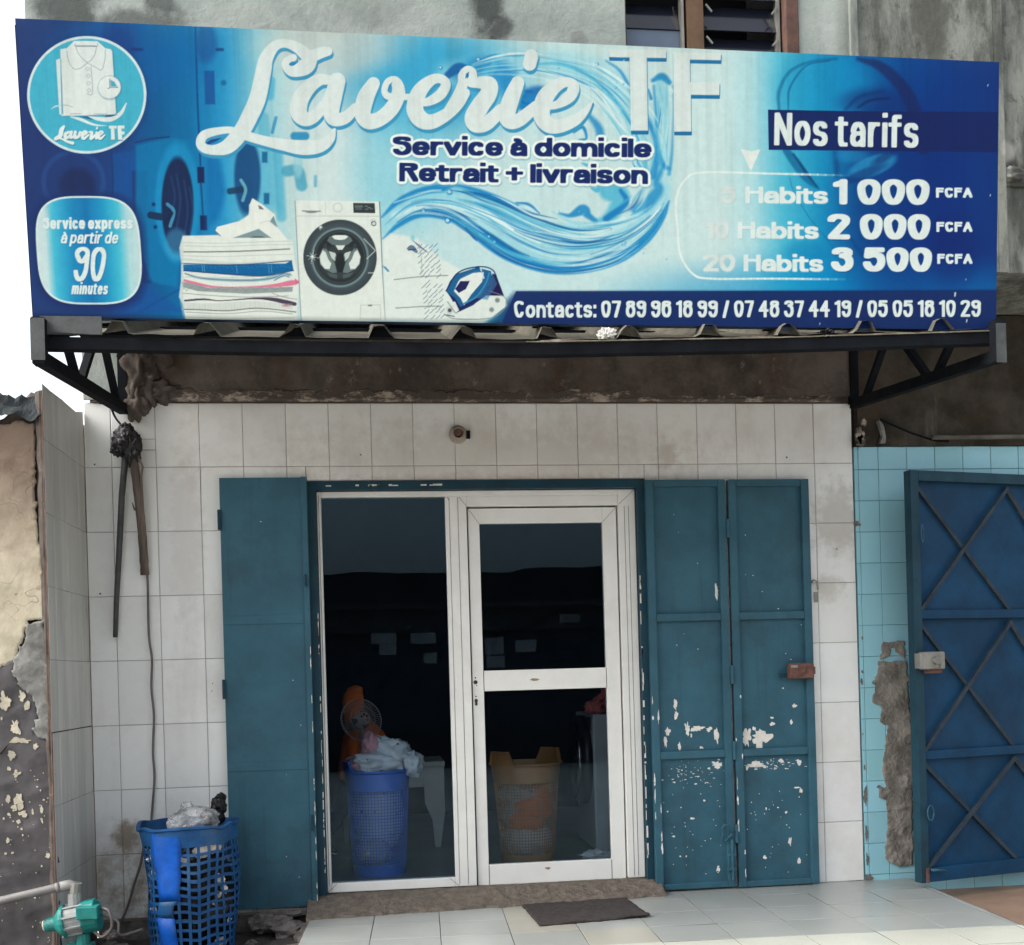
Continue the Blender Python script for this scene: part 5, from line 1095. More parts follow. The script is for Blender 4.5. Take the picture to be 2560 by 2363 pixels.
for za, zb in ((1.474, 2.16), (.727, 1.428), (.105, .681)):
    u0, u1 = .052, .65 + .05
    u1 = .66
    b.bar(gp(u0+.0, zb-.02, .012), gp(u1, za+.0, .012), .019, .02, up=gn)
    b.bar(gp(u0+.0, za+.0, .030), gp(u1, zb-.02, .030), .019, .014, up=gn)
    if GL_-.05 > u1+.1:
        b.bar(gp(u1, zb-.02, .012), gp(GL_-.05, (zb+za)/2, .012), .024, .02, up=gn)
b.parts('gate_brace', M['gate_bar'], gate)
b = MB(); gbox(b, .012, .15, 1.158, 1.252, .046, .095); g2 = b.build('gate_lock', M['galv'], gate, bevel=.008, label='silver rim lock on the blue gate')
b = MB(); o_ = gp(.085, 1.205, .1); b.tube([gp(.085,1.205,.094), gp(.085,1.205,.108)], [.022,.018], 14); b.tube([gp(.118,1.175,.094), gp(.118,1.175,.104)], .010, 10); gbox(b, -.012, .012, 1.165, 1.245, .05, .09); b.parts('lock_knob', M['galv'], gate)
b = MB(); gbox(b, .05, .148, 1.138, 1.156, .046, .07); gbox(b, .03, .048, .03, .11, .042, .048); b.parts('rust_patch', M['rust'], gate)
b = MB(); b.tube([gp(.06+.02*math.cos(a), .40+.04*math.sin(a), .055) for a in [k*2*math.pi/14 for k in range(15)]], .004, 5); b.tube([gp(.062+.008*math.cos(a), 1.88+.05*math.sin(a), .05) for a in [k*2*math.pi/14 for k in range(15)]], .003, 5); b.tube([gp(.05,.10,.06), gp(.14,.09,.06)], .008, 6); b.parts('gate_hasp', M['steel_teal'], gate, smooth=True)
# conduit and slack cable under the neighbour's overhang
cp = MB().tube([(4.40,-.06,2.437),(6.5,-.06,2.45)], .013, 8); tag(cp.build('conduit_pipe', M['sheet_metal'], smooth=True), 'grey conduit pipe clipped above the turquoise tiles on the right', 'pipe')
cb = MB().tube(cr([(4.10,-.05,2.54),(4.2,-.07,2.49),(4.3,-.06,2.455),(4.42,-.045,2.425),(4.5,-.05,2.418)], 5), .006, 6); tag(cb.build('slack_cable', M['steel_dark'], smooth=True), 'dark slack cable sagging on the dark wall above the turquoise tiles', 'cable')

# ------------------------------------------------------------------ canopy: sloping roof sheet on two brackets
cn = thing('canopy', 'rusty sheet metal canopy sloping out over the shop front on two steel brackets', 'canopy', (2, -.7, 2.6))
BEAM = lambda x: float(np.interp(x, [.045, 1.0, 2.0, 3.0, 3.985], [2.524, 2.512, 2.510, 2.535, 2.572]))
n = 19*10; vs = []; X0, X1 = .07, 3.965
def rib(x): 
    p = (x-.30) % .337
    return .055*max(0, min(1, (.045-abs(p-.055))/.022)) 
for j in range(3):
    t_ = j/2; y = -1.455+t_*(1.45-.02)
    for i in range(n+1):
        x = X0+(X1-X0)*i/n; bend = (.006*mnoise.noise(Vector((x*7, 3, 0)))) if j == 0 else 0
        vs.append((x, y+(.012*mnoise.noise(Vector((x*9, 1, 0))) if j == 0 else 0), BEAM(min(x, 3.9))+.034+t_*(3.0-BEAM(x))+rib(x)*.9+bend))
MB().add(vs, [(j*(n+1)+i, j*(n+1)+i+1, (j+1)*(n+1)+i+1, (j+1)*(n+1)+i) for j in range(2) for i in range(n)]).build('roof_sheet', M['sheet_metal'], cn)
BEAM = lambda x: float(np.interp(x, [.045, 1.0, 2.0, 3.0, 3.985], [2.524, 2.512, 2.510, 2.535, 2.572]))
b = MB()
N_ = 16
for k in range(N_):
    xa, xb = .045+(3.962-.045)*k/N_, .045+(3.962-.045)*(k+1)/N_; sag = BEAM
    b.bar((xa, -1.415, sag(xa)), (xb+.0005, -1.415, sag(xb)), .05, .046)
b.build('front_beam', M['steel_dark'], cn)
MB().bar((.045,-.75,2.775),(3.985,-.75,2.775), .04).bar((.045,-.06,2.985),(3.985,-.06,2.985), .04).parts('purlin', M['steel_dark'], cn)
for X, zl, nm in ((.074, 0, None), (3.962, .03, None)):
    b = MB(); f0 = (X, -1.45, 2.455+zl); w0 = (X, -.03, 2.60+zl); t0 = (X, -1.45, 2.56+zl); t1 = (X, -.03, 3.02+zl)
    b.bar(f0, w0, .045, .05).bar(t0, t1, .045, .045).bar((X,-1.47,2.428+zl),(X,-1.47,2.605+zl), .046, .05)
    b.bar((X,-.03,2.60+zl),(X,-.03,3.02+zl), .045, .045)
    L_ = lambda t_: Vector(f0)+(Vector(w0)-Vector(f0))*t_; T_ = lambda t_: Vector(t0)+(Vector(t1)-Vector(t0))*t_
    for a_, c_ in ((.36,.22),(.40,.64),(.90,.68)): b.bar(L_(a_), T_(c_), .032, .03)
    b.build('bracket', M['steel_grey'] if False else M['steel_dark'], cn)
MB().box(.048, .100, -1.4985, -1.496, 2.44, 2.60).box(3.940, 3.984, -1.4985, -1.496, 2.45, 2.615).parts('post_face', M['steel_grey'], cn)
MB().box(.072, .30, -1.452, -1.446, 2.552, 2.622).build('end_flashing', M['steel_grey'], cn)
# torn strip of pale sheet along the front edge
vs = []; fs = []; n = 90; random.seed(2)
for i in range(n+1):
    x = 1.95+(3.95-1.95)*i/n; z = BEAM(x)+.026
    hgt = .004+.010*max(0, mnoise.noise(Vector((x*5, 9, 0))))+.003*mnoise.noise(Vector((x*30, 9, 0)))
    vs += [(x, -1.446, z), (x, -1.449, z+hgt), (x, -1.42, z+hgt*.7)]
for i in range(n): fs += [(3*i, 3*i+3, 3*i+4, 3*i+1), (3*i+1, 3*i+4, 3*i+5, 3*i+2)]
MB().add(vs, fs).build('curled_edge', mat('pale_sheet_edge', (.30,.28,.22), .8, .35, 14, .2, dirt=(.12,.07,.04), dirt_amt=.8), cn)
def crumple(c, r, seed, m, name, label, cat, group=None, amp=.55):
    return tag(MB().add(*lump(c, r, seed, amp, 7, 4)).build(name, m, smooth=False), label, cat, group)
p = dd(1186, 656, -1.42); crumple(p, (.034,.03,.026), 4, mat('crumpled_white_film', (.62,.62,.58), .5, .15, 20, .3), 'plastic_bag', 'crumpled white plastic bag stuck between signboard and canopy beam', 'plastic bag')
p = dd(1615, 655, -1.42); crumple(p, (.034,.03,.022), 8, M['black_bag'], 'plastic_bag', 'crumpled black plastic bag stuck between signboard and canopy beam', 'plastic bag')

# ------------------------------------------------------------------ billboard
bb = thing('billboard', 'large blue and white printed laundry signboard above the canopy', 'billboard', (2.01, -1.43, 2.62))
me = bpy.data.meshes.new('printed_panel'); o0 = ORG[bb.name]
vv = (PW - np.array(o0)).reshape(-1, 3)
rip = (.0025*(fbm((NV, NU), ((2, 9), (3, 26)))-.5)).reshape(-1)
vv[:, 1] += rip
me.vertices.add(NU*NV); me.vertices.foreach_set('co', vv.astype('f').ravel())
idx = np.arange(NU*NV).reshape(NV, NU); fq = np.stack([idx[:-1,:-1], idx[:-1,1:], idx[1:,1:], idx[1:,:-1]], -1).reshape(-1, 4)
me.loops.add(fq.size); me.loops.foreach_set('vertex_index', fq.ravel().astype('i'))
me.polygons.add(len(fq)); me.polygons.foreach_set('loop_start', np.arange(0, fq.size, 4, dtype='i'))
me.update(calc_edges=True)
at_ = me.attributes.new('print', 'FLOAT_COLOR', 'POINT'); at_.data.foreach_set('color', np.concatenate([LINC, np.ones((NV, NU, 1))], -1).astype('f').ravel())
me.polygons.foreach_set('use_smooth', np.ones(len(fq), bool)); me.materials.append(M['banner'])
pn = bpy.data.objects.new('printed_panel', me); COL.objects.link(pn); pn.parent = bb
n_ = (SG[3]-SG[0]).cross(SG[1]-SG[0]).normalized()
if n_.y < 0: n_ = -n_                                   # pointing back to the wall
b = MB(); q8 = [SG[k] + n_*.006 for k in range(4)] + [SG[k] + n_*.05 for k in range(4)]
b.add(q8, [(0,1,2,3),(7,6,5,4),(0,4,5,1),(1,5,6,2),(2,6,7,3),(3,7,4,0)]); b.build('box_frame', mat('banner_edge_blue', (.02,.05,.13), .6, .2, 8, .1), bb)
b = MB(); mid = lambda a, c_, t_: a + (c_-a)*t_
for t_ in (.0, .25, .5, .75, 1): b.bar(mid(SG[0], SG[1], t_)+n_*.07, mid(SG[3], SG[2], t_)+n_*.07, .035)
for t_ in (.05, .28, .5, .72, .95): b.bar(mid(SG[0], SG[1], t_)+n_*.07+Vector((0,0,.35)), (mid(SG[0], SG[1], t_).x, UY-.0, 3.25), .03)
b.parts('stay', M['steel_dark'], bb)

# ------------------------------------------------------------------ side wall and ochre wall on the left
fin = thing('side_wall', 'grey streaked tiled wing wall between ochre wall and white shop tiles', 'wall', (-.16, -.34, 0))
q = []; random.seed(23)
fxx = lambda u, v, h: (-.135+h, -u, v)
def fintop(u): return 2.56 + .045*max(0, (.2-u)/.2)*.8
for a, b_ in ((0,.14),(.14,.36),(.36,.58),(.58,.70)):
    for c_, d_ in zip([-.01]+[k*.33 for k in range(1, 8)], [k*.33 for k in range(1, 8)]+[2.575]):
        k = random.uniform(.93, 1.03); sh = .012 if c_ < .95 and a > .5 else 0
        tile_quads(q, fxx, a, b_-sh, c_+(.004 if abs(c_-.99) < .02 else 0), d_, .0006, (k, k, k), 0, .002, .002)
for f_ in q:
    for i, v in enumerate(f_[0]):
        if v[2] > 2.56: f_[0][i] = (v[0], v[1], v[2] - .02 + .035*mnoise.noise(Vector((v[1]*9, 0, 0))) + (.04 if v[1] > -.05 else 0))
tinted(q, 'wing_tiles', M['fin_tile'], fin)
b = MB(); n = 40; vs = []
for i in range(n+1):
    z = -.4+2.93*i/n; e = .012*mnoise.fractal(Vector((0, z*9, 2)), 1, 2, 4)
    vs += [(-.1375, .0, z), (-.1375, -.690, z), (-.150-.004, -.688+e, z), (-.18, -.66+e, z), (-.20, 0, z)]
b.add(vs, [(5*i+k, 5*i+5+k, 5*i+6+k, 5*i+1+k) for i in range(n) for k in range(4)] + [(5*n, 5*n+1, 5*n+2, 5*n+3, 5*n+4)])
b.build('mortar_core', M['concrete_dark'], fin, smooth=False)
MB().box(-.1415, -.1385, -.7012, -.694, -.2, 2.50).build('tile_edge', mat('red_clay_tile_edge', (.22,.12,.09), .9, .3, 20, .2), fin)

ow = thing('boundary_wall', 'crumbling wall with cream top and mauve base at the far left', 'wall', (-1.2, -.6, 0))
YW = -.665
n = 60
vs = []; 
for i in range(n+1):
    x = -2.6+(2.6-.172)*i/n; top = 2.40 + .07*mnoise.fractal(Vector((x*4, 1, 0)), 1, 2, 5) + .12*max(0, min(1, (x+.42)/.2))
    vs += [(x, YW+.03, -.4), (x, YW+.03, top-.03), (x, YW+.06, top), (x, YW+.35, top), (x, YW+.35, -.4)]
MB().add(vs, [(5*i+k, 5*i+5+k, 5*i+6+k, 5*i+1+k) for i in range(n) for k in range(4)] + [(5*n,5*n+1,5*n+2,5*n+3,5*n+4)]).build('masonry', M['concrete_dark'], ow)
o5 = lambda x, y: (x*.5212, 1400+y*.5212); oL = lambda x, y: (x*.1948, 940+y*.1948)
patch([oL(-900,620),(0,1060),(20,1060),(50,1050),(86,1060),(88,1130),(88,1250),(92,1300),(104,1400),o5(215,150),o5(215,285),o5(140,300),o5(110,380),o5(70,490),o5(0,515),(-300,1690),(-300,1060)], YW, .000, M['cream'], 'cream_plaster', ow, 2, rough=.006, scale=6, res=.012, jag=.012)
patch([o5(218,290),o5(228,420),o5(236,560),o5(246,700),o5(248,870),o5(180,850),o5(165,815),o5(185,740),o5(160,660),o5(105,610),o5(65,545),o5(75,470),o5(125,365),o5(140,300)], YW, .012, M['cement'], 'cement_patch', ow, 7, rough=.006, scale=12, res=.008, jag=.012)
patch([(-300,1660),o5(0,508),o5(70,485),o5(70,545),o5(110,610),o5(165,655),o5(190,735),o5(170,815),o5(185,845),o5(250,868),o5(258,1100),o5(262,1300),o5(275,1500),o5(285,1700),o5(300,1950),(-300,2420)], YW, .006, M['mauve'], 'mauve_plaster', ow, 9, rough=.006, scale=8, res=.012, jag=.012)
def o5s(lst, Y): return [(at(*o5(x, y), Y).x, at(*o5(x, y), Y).z, rx*.00092, ry*.00092) for x, y, rx, ry in lst]
lst = [(25,685,26,40),(105,655,14,26),(130,700,12,22),(75,800,20,38),(100,868,38,14),(172,893,12,15),(60,935,16,22),(45,1002,7,12),(80,1025,17,17),(40,1150,9,18),(90,1160,18,32),(70,1190,14,16),(110,1218,16,14),(45,1220,9,9),(92,1255,9,12),(200,1195,8,18),(200,1255,6,20),(158,1208,5,12),(38,1345,8,14),(28,1408,6,6),(60,1405,7,6),(230,1420,10,12),(200,1468,5,6),(168,1618,7,6),(180,1088,4,4),(18,1240,5,6),(210,1150,5,4),(225,1160,3,4),(8,760,5,9),(195,1105,3,5),(105,1290,6,7),(110,1320,5,5),(12,1175,3,4)]
random.seed(3)
for k in range(46): lst.append((random.uniform(0, 270), random.uniform(1000, 1840), random.uniform(1.5, 4), random.uniform(1.5, 4)))
b = MB(); chips(b, o5s(lst, YW-.01), YW-.012, 11, 0, .0012); b.build('bare_flakes', mat('old_cream_flake', (.46,.42,.32), .95, .25, 20, .3), ow)
p1, p2, p3 = [at(*o5(*q_), YW-.02) for q_ in ((0,930),(22,905),(50,875))]
MB().tube([p1, p2, p3], [.006,.005,.001], 5).build('crack', M['rubber'], ow)
# crumpled sheet lying over the top of the wall
vs = []; nx, nz = 34, 16
for j in range(nz+1):
    for i in range(nx+1):
        u, v = i/nx, j/nz; x = -.56+.415*u + .02*mnoise.noise(Vector((u*5, v*5, 1)))
        yy = YW-.03+.16*v; drop = max(0, .3-v)/.3
        z = 2.505 - .14*drop*(.6+.7*abs(mnoise.noise(Vector((u*4, 0, 3))))) + .03*mnoise.fractal(Vector((u*5, v*4, 8)), 1, 2, 4) - .09*max(0, (.28-u)/.28)
        vs.append((x, yy + .015*mnoise.noise(Vector((u*8, v*8, 4))), z))
fs = [(j*(nx+1)+i, j*(nx+1)+i+1, (j+1)*(nx+1)+i+1, (j+1)*(nx+1)+i) for j in range(nz) for i in range(nx)]
ts = MB().add(vs, fs).build('tarpaulin', mat('grey_tarpaulin', (.035,.042,.045), .9, .3, 8, .6, 18, spec=.1, dist=.02, dirt=(.05,.05,.05)))
sm = ts.modifiers.new('thickness', 'SOLIDIFY'); sm.thickness = .003
tag(ts, 'crumpled grey tarpaulin lying over the top of the crumbling wall', 'tarpaulin')
b = MB().bar((-.75,YW-.03,2.12),(-.36,YW+.03,2.47), .05, .012).bar((-.8,YW+.0,2.52),(-.35,YW+.02,2.475), .012, .012)
tag(b.build('roof_scrap', M['sheet_metal']), 'broken strip of roofing leaning on the wall top at the far left', 'scrap')
# ------------------------------------------------------------------ things hanging and standing along the front
p0 = Vector((.085, -.05, 2.425))
b = MB().add(*lump((.075,-.05,2.44),(.055,.045,.07),3,.3,5)).add(*lump((.115,-.05,2.40),(.045,.04,.09),5,.3,5)).add(*lump((.045,-.05,2.39),(.035,.03,.035),6,.5,5)).add(*lump((.085,-.05,2.495),(.03,.03,.03),7,.5,5))
tag(b.build('tape_bundle', M['tape'], smooth=False), 'bundle of black tape holding the pole ends to the white tiles', 'tape')
b = MB().tube([(.085,-.045,2.42),(.055,-.045,2.16),(.03,-.035,1.85),(.01,-.03,1.62),(.000,-.03,1.44)], [.017,.016,.015,.0135,.012], 8)
tag(b.build('metal_pole', M['steel_grey'], smooth=True), 'thin dark metal pole hanging on the white tiles, left of the stick', 'pole')
b = MB(); pts = cr([(.115,-.05,2.40),(.128,-.05,2.25),(.145,-.045,2.05),(.152,-.04,1.9),(.156,-.035,1.755)], 6)
b.tube([tuple(p_) for p_ in pts], [.022+.004*mnoise.noise(Vector((k*.7,0,0))) for k in range(len(pts))], 9)
b.tube([(.135,-.07,2.38),(.165,-.065,2.30),(.155,-.06,2.25),(.16,-.058,2.1),(.166,-.055,1.95)], .006, 6).tube([(.110,-.07,2.12),(.122,-.068,2.08)], [.002,.006], 5)
tag(b.build('wooden_stick', M['wood'], smooth=True), 'peeling wooden stick hanging on the white tiles, right of the metal pole', 'stick')
b = MB().tube(cr([(.005,-.03,2.63),(.03,-.03,2.56),(.075,-.06,2.50),(.09,-.07,2.46)], 5), .006, 6)
cpts = [dd(x, y, -.02) for x, y in ((287,1110),(289,1150),(291,1240),(297,1290),(296,1345),(301,1400),(299,1470),(302,1520),(297,1590),(294,1640))]
b2 = MB().tube([tuple(p_) for p_ in cr(cpts, 5)], .0062, 6)
lo_ = [dd(x, y, -.06) for x, y in ((283,1650),(275,1690),(262,1730),(252,1765),(240,1795),(228,1815),(212,1822))]
b2.tube([tuple(p_) for p_ in cr(cpts[-1:]+lo_, 5)], .0068, 6)
tag(b.build('short_cable', M['steel_dark'], smooth=True), 'short dark cable from the left canopy bracket down to the tape bundle', 'cable')
tag(b2.build('power_cable', M['grey_cable'], smooth=True), 'long grey cable running down the white tiles behind the blue bin to the pump', 'cable')

# pump and water pipe
PX0 = Vector((-.1, -.60, .11))
pm = thing('water_pump', 'small green and grey electric water pump below the wing wall', 'pump', (-.09, -.8, -.1))
def ptz(x, y, Y=-.80): p_ = at(x*.3197, 2000+y*.3197, Y); return p_
a0, a1 = ptz(350, 985), ptz(790, 890); ax = (a1-a0).normalized()
def axp(t_, dz=0): q_ = a0+(a1-a0)*t_; return (q_.x, q_.y, q_.z+dz)
MB().tube([axp(.30), axp(.34), axp(.36), axp(.70)], [.035,.062,.066,.066], 20).build('motor_shell', M['pump_grey'], pm, smooth=False)
b = MB()
for k in range(9):
    a = math.pi*2*k/9; of = Vector((0, math.cos(a), math.sin(a)))*.067
    b.bar(Vector(axp(.345))+of, Vector(axp(.70))+of, .008, .014, up=of)
b.parts('cooling_fin', M['pump_grey'], pm)
b = MB().tube([axp(.0), axp(.05), axp(.06), axp(.20), axp(.27), axp(.33)], [.026,.028,.030,.034,.058,.070], 20).tube([axp(.33), axp(.40)], [.075,.075], 20).tube([axp(.68), axp(.70), axp(.94), axp(.97)], [.068,.074,.074,.060], 20)
bx = Vector(axp(.83)); b.box(bx.x-.045, bx.x+.045, bx.y-.085, bx.y-.02, bx.z+.0, bx.z+.055)
b.build('casing', M['pump_green'], pm, bevel=.004)
MB().tube([axp(-.02), axp(.16)], [.024,.031], 10).build('taped_nozzle', mat('white_thread_tape', (.55,.5,.42), .9, .3, 50, .6), pm)
bt = Vector(axp(.55)); MB().tube([(bt.x,bt.y,bt.z+.05),(bt.x-.004,bt.y,bt.z+.115)], [.032,.028], 12).build('outlet_collar', M['pump_grey'], pm)
MB().tube([(bt.x+.03,bt.y,bt.z-.06),(bt.x+.03,bt.y,bt.z-.12)], .03, 12).box(bt.x-.05, bt.x+.07, bt.y-.05, bt.y+.05, bt.z-.22, bt.z-.11).build('foot', M['pump_green'], pm, bevel=.006)
b = MB(); ec = Vector(axp(.98)); b.tube(cr([(ec.x,ec.y-.02,ec.z+.03),(ec.x+.05,ec.y-.05,ec.z+.02),(ec.x+.06,ec.y-.05,ec.z-.05),(ec.x+.02,ec.y-.05,ec.z-.09),(ec.x-.02,ec.y-.03,ec.z-.07)], 6), .007, 6); b.tube(cr([(ec.x,ec.y-.01,ec.z),(ec.x+.08,ec.y-.03,ec.z-.03),(ec.x+.09,ec.y-.03,ec.z-.09),(ec.x+.16,ec.y+.1,ec.z-.10)], 6), .006, 6)
b.add(*lump((ec.x+.05,ec.y-.03,ec.z-.085),(.03,.02,.02),5,.4,5)); b.build('wiring', M['grey_cable'], pm, smooth=True)
e1, e2 = ptz(560, 668), ptz(600, 700)
pts = [tuple(ptz(-700, 915, -.84)), tuple(ptz(0, 790, -.83)), tuple(ptz(300, 720, -.82)), tuple(ptz(470, 680, -.81)), tuple(ptz(545, 665)), tuple(ptz(585, 676)), tuple(ptz(597, 720)), (bt.x-.004, bt.y, bt.z+.10)]
wp = thing('water_pipe', 'grey plastic water pipe bending down into the green pump', 'pipe', pts[4])
MB().tube(pts, .0185, 12).build('pipe', M['pvc_pipe'], wp, smooth=True)
MB().tube([pts[3], pts[4], pts[5], pts[6]], .0235, 12).tube([tuple(ptz(440, 690, -.812)), pts[3]], .0225, 12).build('elbow', M['pvc_pipe'], wp, smooth=True)
MB().tube([(pts[6][0], pts[6][1], bt.z+.16), (bt.x-.004, bt.y, bt.z+.09)], [.027,.025], 10).build('coupling', M['galv'], wp)

# ------------------------------------------------------------------ baskets
def basket(name, c, rb, rt, h, nv, nh, m, label, cat, lean=0, handles=(), z_lat0=.09, z_lat1=.80, warp=0, sw=.006, torn=0, group=None, base=True, skip=(), seed=0):
    """lattice basket: rim, lattice, solid foot; r(z) runs from rb to rt, oval in plan"""
    t = thing(name, label, cat, (c[0], c[1], c[2]), group)
    def P(a, z, dr=0):
        f = z/h; r = rb+(rt-rb)*f+dr
        wv_ = warp*mnoise.noise(Vector((math.cos(a)*1.3+seed, math.sin(a)*1.3, z*4))); r += wv_
        zz_ = z + warp*.6*mnoise.noise(Vector((math.cos(a)*2, math.sin(a)*2+seed, z*5+7)))
        return Vector((c[0]+r*math.cos(a)+lean*z, c[1]+r*math.sin(a), c[2]+zz_))
    z0, z1 = h*z_lat0, h*z_lat1
    b = MB(); N = 72
    def ribbon(pa, w, th=.0035):        # flat strip following points with outward normal
        vs = []
        for k, (p_, nrm, tg) in enumerate(pa):
            sd = nrm.cross(tg).normalized()
            vs += [p_-sd*w/2, p_+sd*w/2, p_+sd*w/2-nrm*th, p_-sd*w/2-nrm*th]
        m_ = len(pa); b.add(vs, [(4*i+k, 4*i+(k+1) % 4, 4*i+4+(k+1) % 4, 4*i+4+k) for i in range(m_-1) for k in range(4)])
    for k in range(nv):
        a = 2*math.pi*k/nv; nrm = Vector((math.cos(a), math.sin(a), 0)); pa = []
        zs_ = [z0+(z1-z0)*i/14 for i in range(15)]
        for i, z in enumerate(zs_):
            tg = (P(a, min(z+.01, z1))-P(a, max(z-.01, z0))).normalized(); pa.append((P(a, z), nrm, tg))
        if torn and (k*7+seed) % 11 < torn: pa = pa[:7+(k % 4)]
        ribbon(pa, sw)
    for j in range(nh+1):
        z = z0+(z1-z0)*j/nh; w_ = sw*(1.0 if j % 5 else 1.25); pa = []
        for k in range(N+1):
            a = 2*math.pi*k/N; nrm = Vector((math.cos(a), math.sin(a), 0)); tg = Vector((-math.sin(a), math.cos(a), 0)); pa.append((P(a, z, -.0016), nrm, tg))
        ribbon(pa, w_)
    b.build('lattice', m, t)
    b = MB(); prof = [(0, 0), (.0, z0), (-.004, z0), (-.004, .004)]
    if base:
        vs = []; 
        for dr, z in ((0, 0), (0, z0+.004), (-.004, z0+.004), (-.004, .006)):
            vs += [P(2*math.pi*k/N, z, dr) for k in range(N)]
        b.add(vs, [(i*N+k, i*N+(k+1) % N, (i+1)*N+(k+1) % N, (i+1)*N+k) for i in range(3) for k in range(N)] + [tuple(reversed(range(N))), tuple(range(3*N, 4*N))])
        b.build('foot', m, t)
    b = MB(); vs = []
    def top(a):
        e = 0
        for ha, hw, hh in handles:
            d_ = abs((a-ha+math.pi) % (2*math.pi) - math.pi); e = max(e, hh*max(0, min(1, (hw-d_)/(hw*.3))))
        return e
    rings = [(0, z1-.004, 0), (.004, h-.035, .0), (.004, h-.012, 1), (.018, h-.006, 1), (.018, h+.004, 1), (.0, h+.004, 1), (-.004, h-.02, 1), (-.004, z1-.004, 0)]
    for dr, z, e in rings: vs += [P(2*math.pi*k/N, z, dr) + Vector((0, 0, top(2*math.pi*k/N)*e)) for k in range(N)]
    nr = len(rings); b.add(vs, [(i*N+k, i*N+(k+1) % N, ((i+1) % nr)*N+(k+1) % N, ((i+1) % nr)*N+k) for i in range(nr) for k in range(N)])
    b.build('rim', m, t, smooth=False)
    return t, P
bc = (.398, -.36, -.135)
bin_, PB = basket('waste_bin', bc, .205, .225, .655, 30, 14, M['basket_blue'], 'torn blue plastic lattice bin full of rubbish beside the left shutter', 'bin', warp=.034, sw=.0135, torn=2, z_lat0=.04, z_lat1=.88, seed=3, base=True)
def strip(P, pts, dr, w, m, name, parent):
    vs = []; fs = []; n = len(pts); k_ = 7
    for a, z, ww in pts:
        for k in range(k_+1): vs.append(P(a+(k/k_-.5)*ww, z, dr))
    for i in range(n-1):
        for k in range(k_): fs.append((i*(k_+1)+k, i*(k_+1)+k+1, (i+1)*(k_+1)+k+1, (i+1)*(k_+1)+k))
    o = MB().add(vs, fs).build(name, m, parent, smooth=True); s_ = o.modifiers.new('thickness', 'SOLIDIFY'); s_.thickness = .004; return o
a_ = math.radians(-112)
strip(PB, [(a_-.04, .642, .50), (a_, .61, .66), (a_+.02, .56, .68), (a_+.03, .48, .58), (a_+.07, .42, .54), (a_+.07, .36, .44), (a_+.10, .315, .46)], .004, .1, M['strip_blue'], 'solid_panel', bin_)
strip(PB, [(a_+.08, .318, .40), (a_+.02, .29, .34), (a_-.02, .26, .36), (a_-.03, .235, .40)], .003, .1, M['basket_blue'], 'scraped_panel', bin_)
strip(PB, [(a_-.03, .237, .42), (a_-.02, .16, .44), (a_+.0, .08, .50), (a_+.02, .01, .56)], .004, .1, M['strip_blue'], 'lower_panel', bin_)
b = MB().add(*lump((bc[0], bc[1], bc[2]+.29), (.196,.196,.30), 12, .10, 6, 5)); tag(b.build('rubbish_bag', M['black_bag'], smooth=False), 'black rubbish bag filling the torn blue bin', 'rubbish bag')
b = MB().add(*lump((.505,-.36,.545), (.06,.05,.045), 14, .3, 4)).add(*lump((.535,-.345,.60), (.035,.03,.045), 15, .4, 5)).add(*lump((.545,-.34,.64), (.022,.012,.016), 16, .5, 5)); tag(b.build('rubbish_bag', M['black_bag'], smooth=True), 'knotted black bag poking out of the top of the blue bin', 'rubbish bag')
b = MB().add(*lump((.44,-.43,.545), (.10,.075,.06), 18, .28, 4)).add(*lump((.36,-.47,.535), (.05,.035,.045), 19, .3, 4)).add(*lump((.395,-.42,.595), (.03,.012,.035), 20, .3, 4)); tag(b.build('plastic_bag', M['clear_bag'], smooth=True), 'clear crumpled plastic bag on top of the blue bin', 'plastic bag')
# pale scraps pressed against the lattice
scrap_mats = [mat('pale_wrapper', (.55,.53,.48), .55, .3, 20, .4, 30, dist=.01), mat('white_film_scrap', (.66,.68,.66), .4, .2, 20, .4, 30, dist=.01), mat('tan_wrapper', (.45,.36,.25), .6, .3, 20, .4, 30)]
random.seed(6); kinds = ('white film scrap', 'pale wrapper', 'tan wrapper')
SP = [(-142,.50,1,'upper left of the blue panel'),(-150,.42,1,None),(-146,.36,1,None),(-68,.545,0,None),(-50,.55,2,None),(-95,.50,1,None),(-38,.40,0,None),(-45,.33,2,None),(-28,.35,1,None),(-55,.29,2,None),(-60,.25,1,None),(-140,.27,1,None),(-24,.20,1,None),(-75,.06,2,None),(-120,.10,1,None),(-35,.10,0,None)]
for k, (ad, z, mi, _) in enumerate(SP):
    a = math.radians(ad); p_ = PB(a, z, -.030)
    o = MB().add(*lump(p_, (random.uniform(.022,.042), random.uniform(.010,.016), random.uniform(.016,.03)), 30+k, .35, 4, 3)).build('wrapper', scrap_mats[mi])
    tag(o, 'crumpled pale wrapper showing through the lattice of the blue bin', 'wrapper', 'wrappers in the blue bin')
# rubble and litter on the ground
random.seed(14)
stones = [((.86,-.20,-.06),(.10,.07,.05)),((.78,-.14,-.03),(.09,.06,.035)),((.70,-.10,-.04),(.07,.05,.05)),((.93,-.30,-.09),(.06,.06,.06)),((.88,-.42,-.12),(.06,.05,.04)),((.76,-.32,-.13),(.05,.045,.03)),((.66,-.25,-.12),(.04,.03,.03)),((.05,-.3,-.09),(.05,.04,.03)),((-.02,-.22,-.09),(.04,.04,.03)),((.83,-.06,.0),(.12,.03,.02))]
for k, (c_, r_) in enumerate(stones):
    tag(MB().add(*lump(c_, r_, 60+k, .5, 4, 3)).build('rubble_stone', M['rubble']), 'broken lump of old concrete under the left shutter and porch edge', 'stone', 'rubble by the porch edge')
def flatscrap(c_, r_, seed, m, label, cat='litter', name='litter'):
    tag(MB().add(*lump(c_, r_, seed, .7, 6, 3)).build(name, m), label, cat)
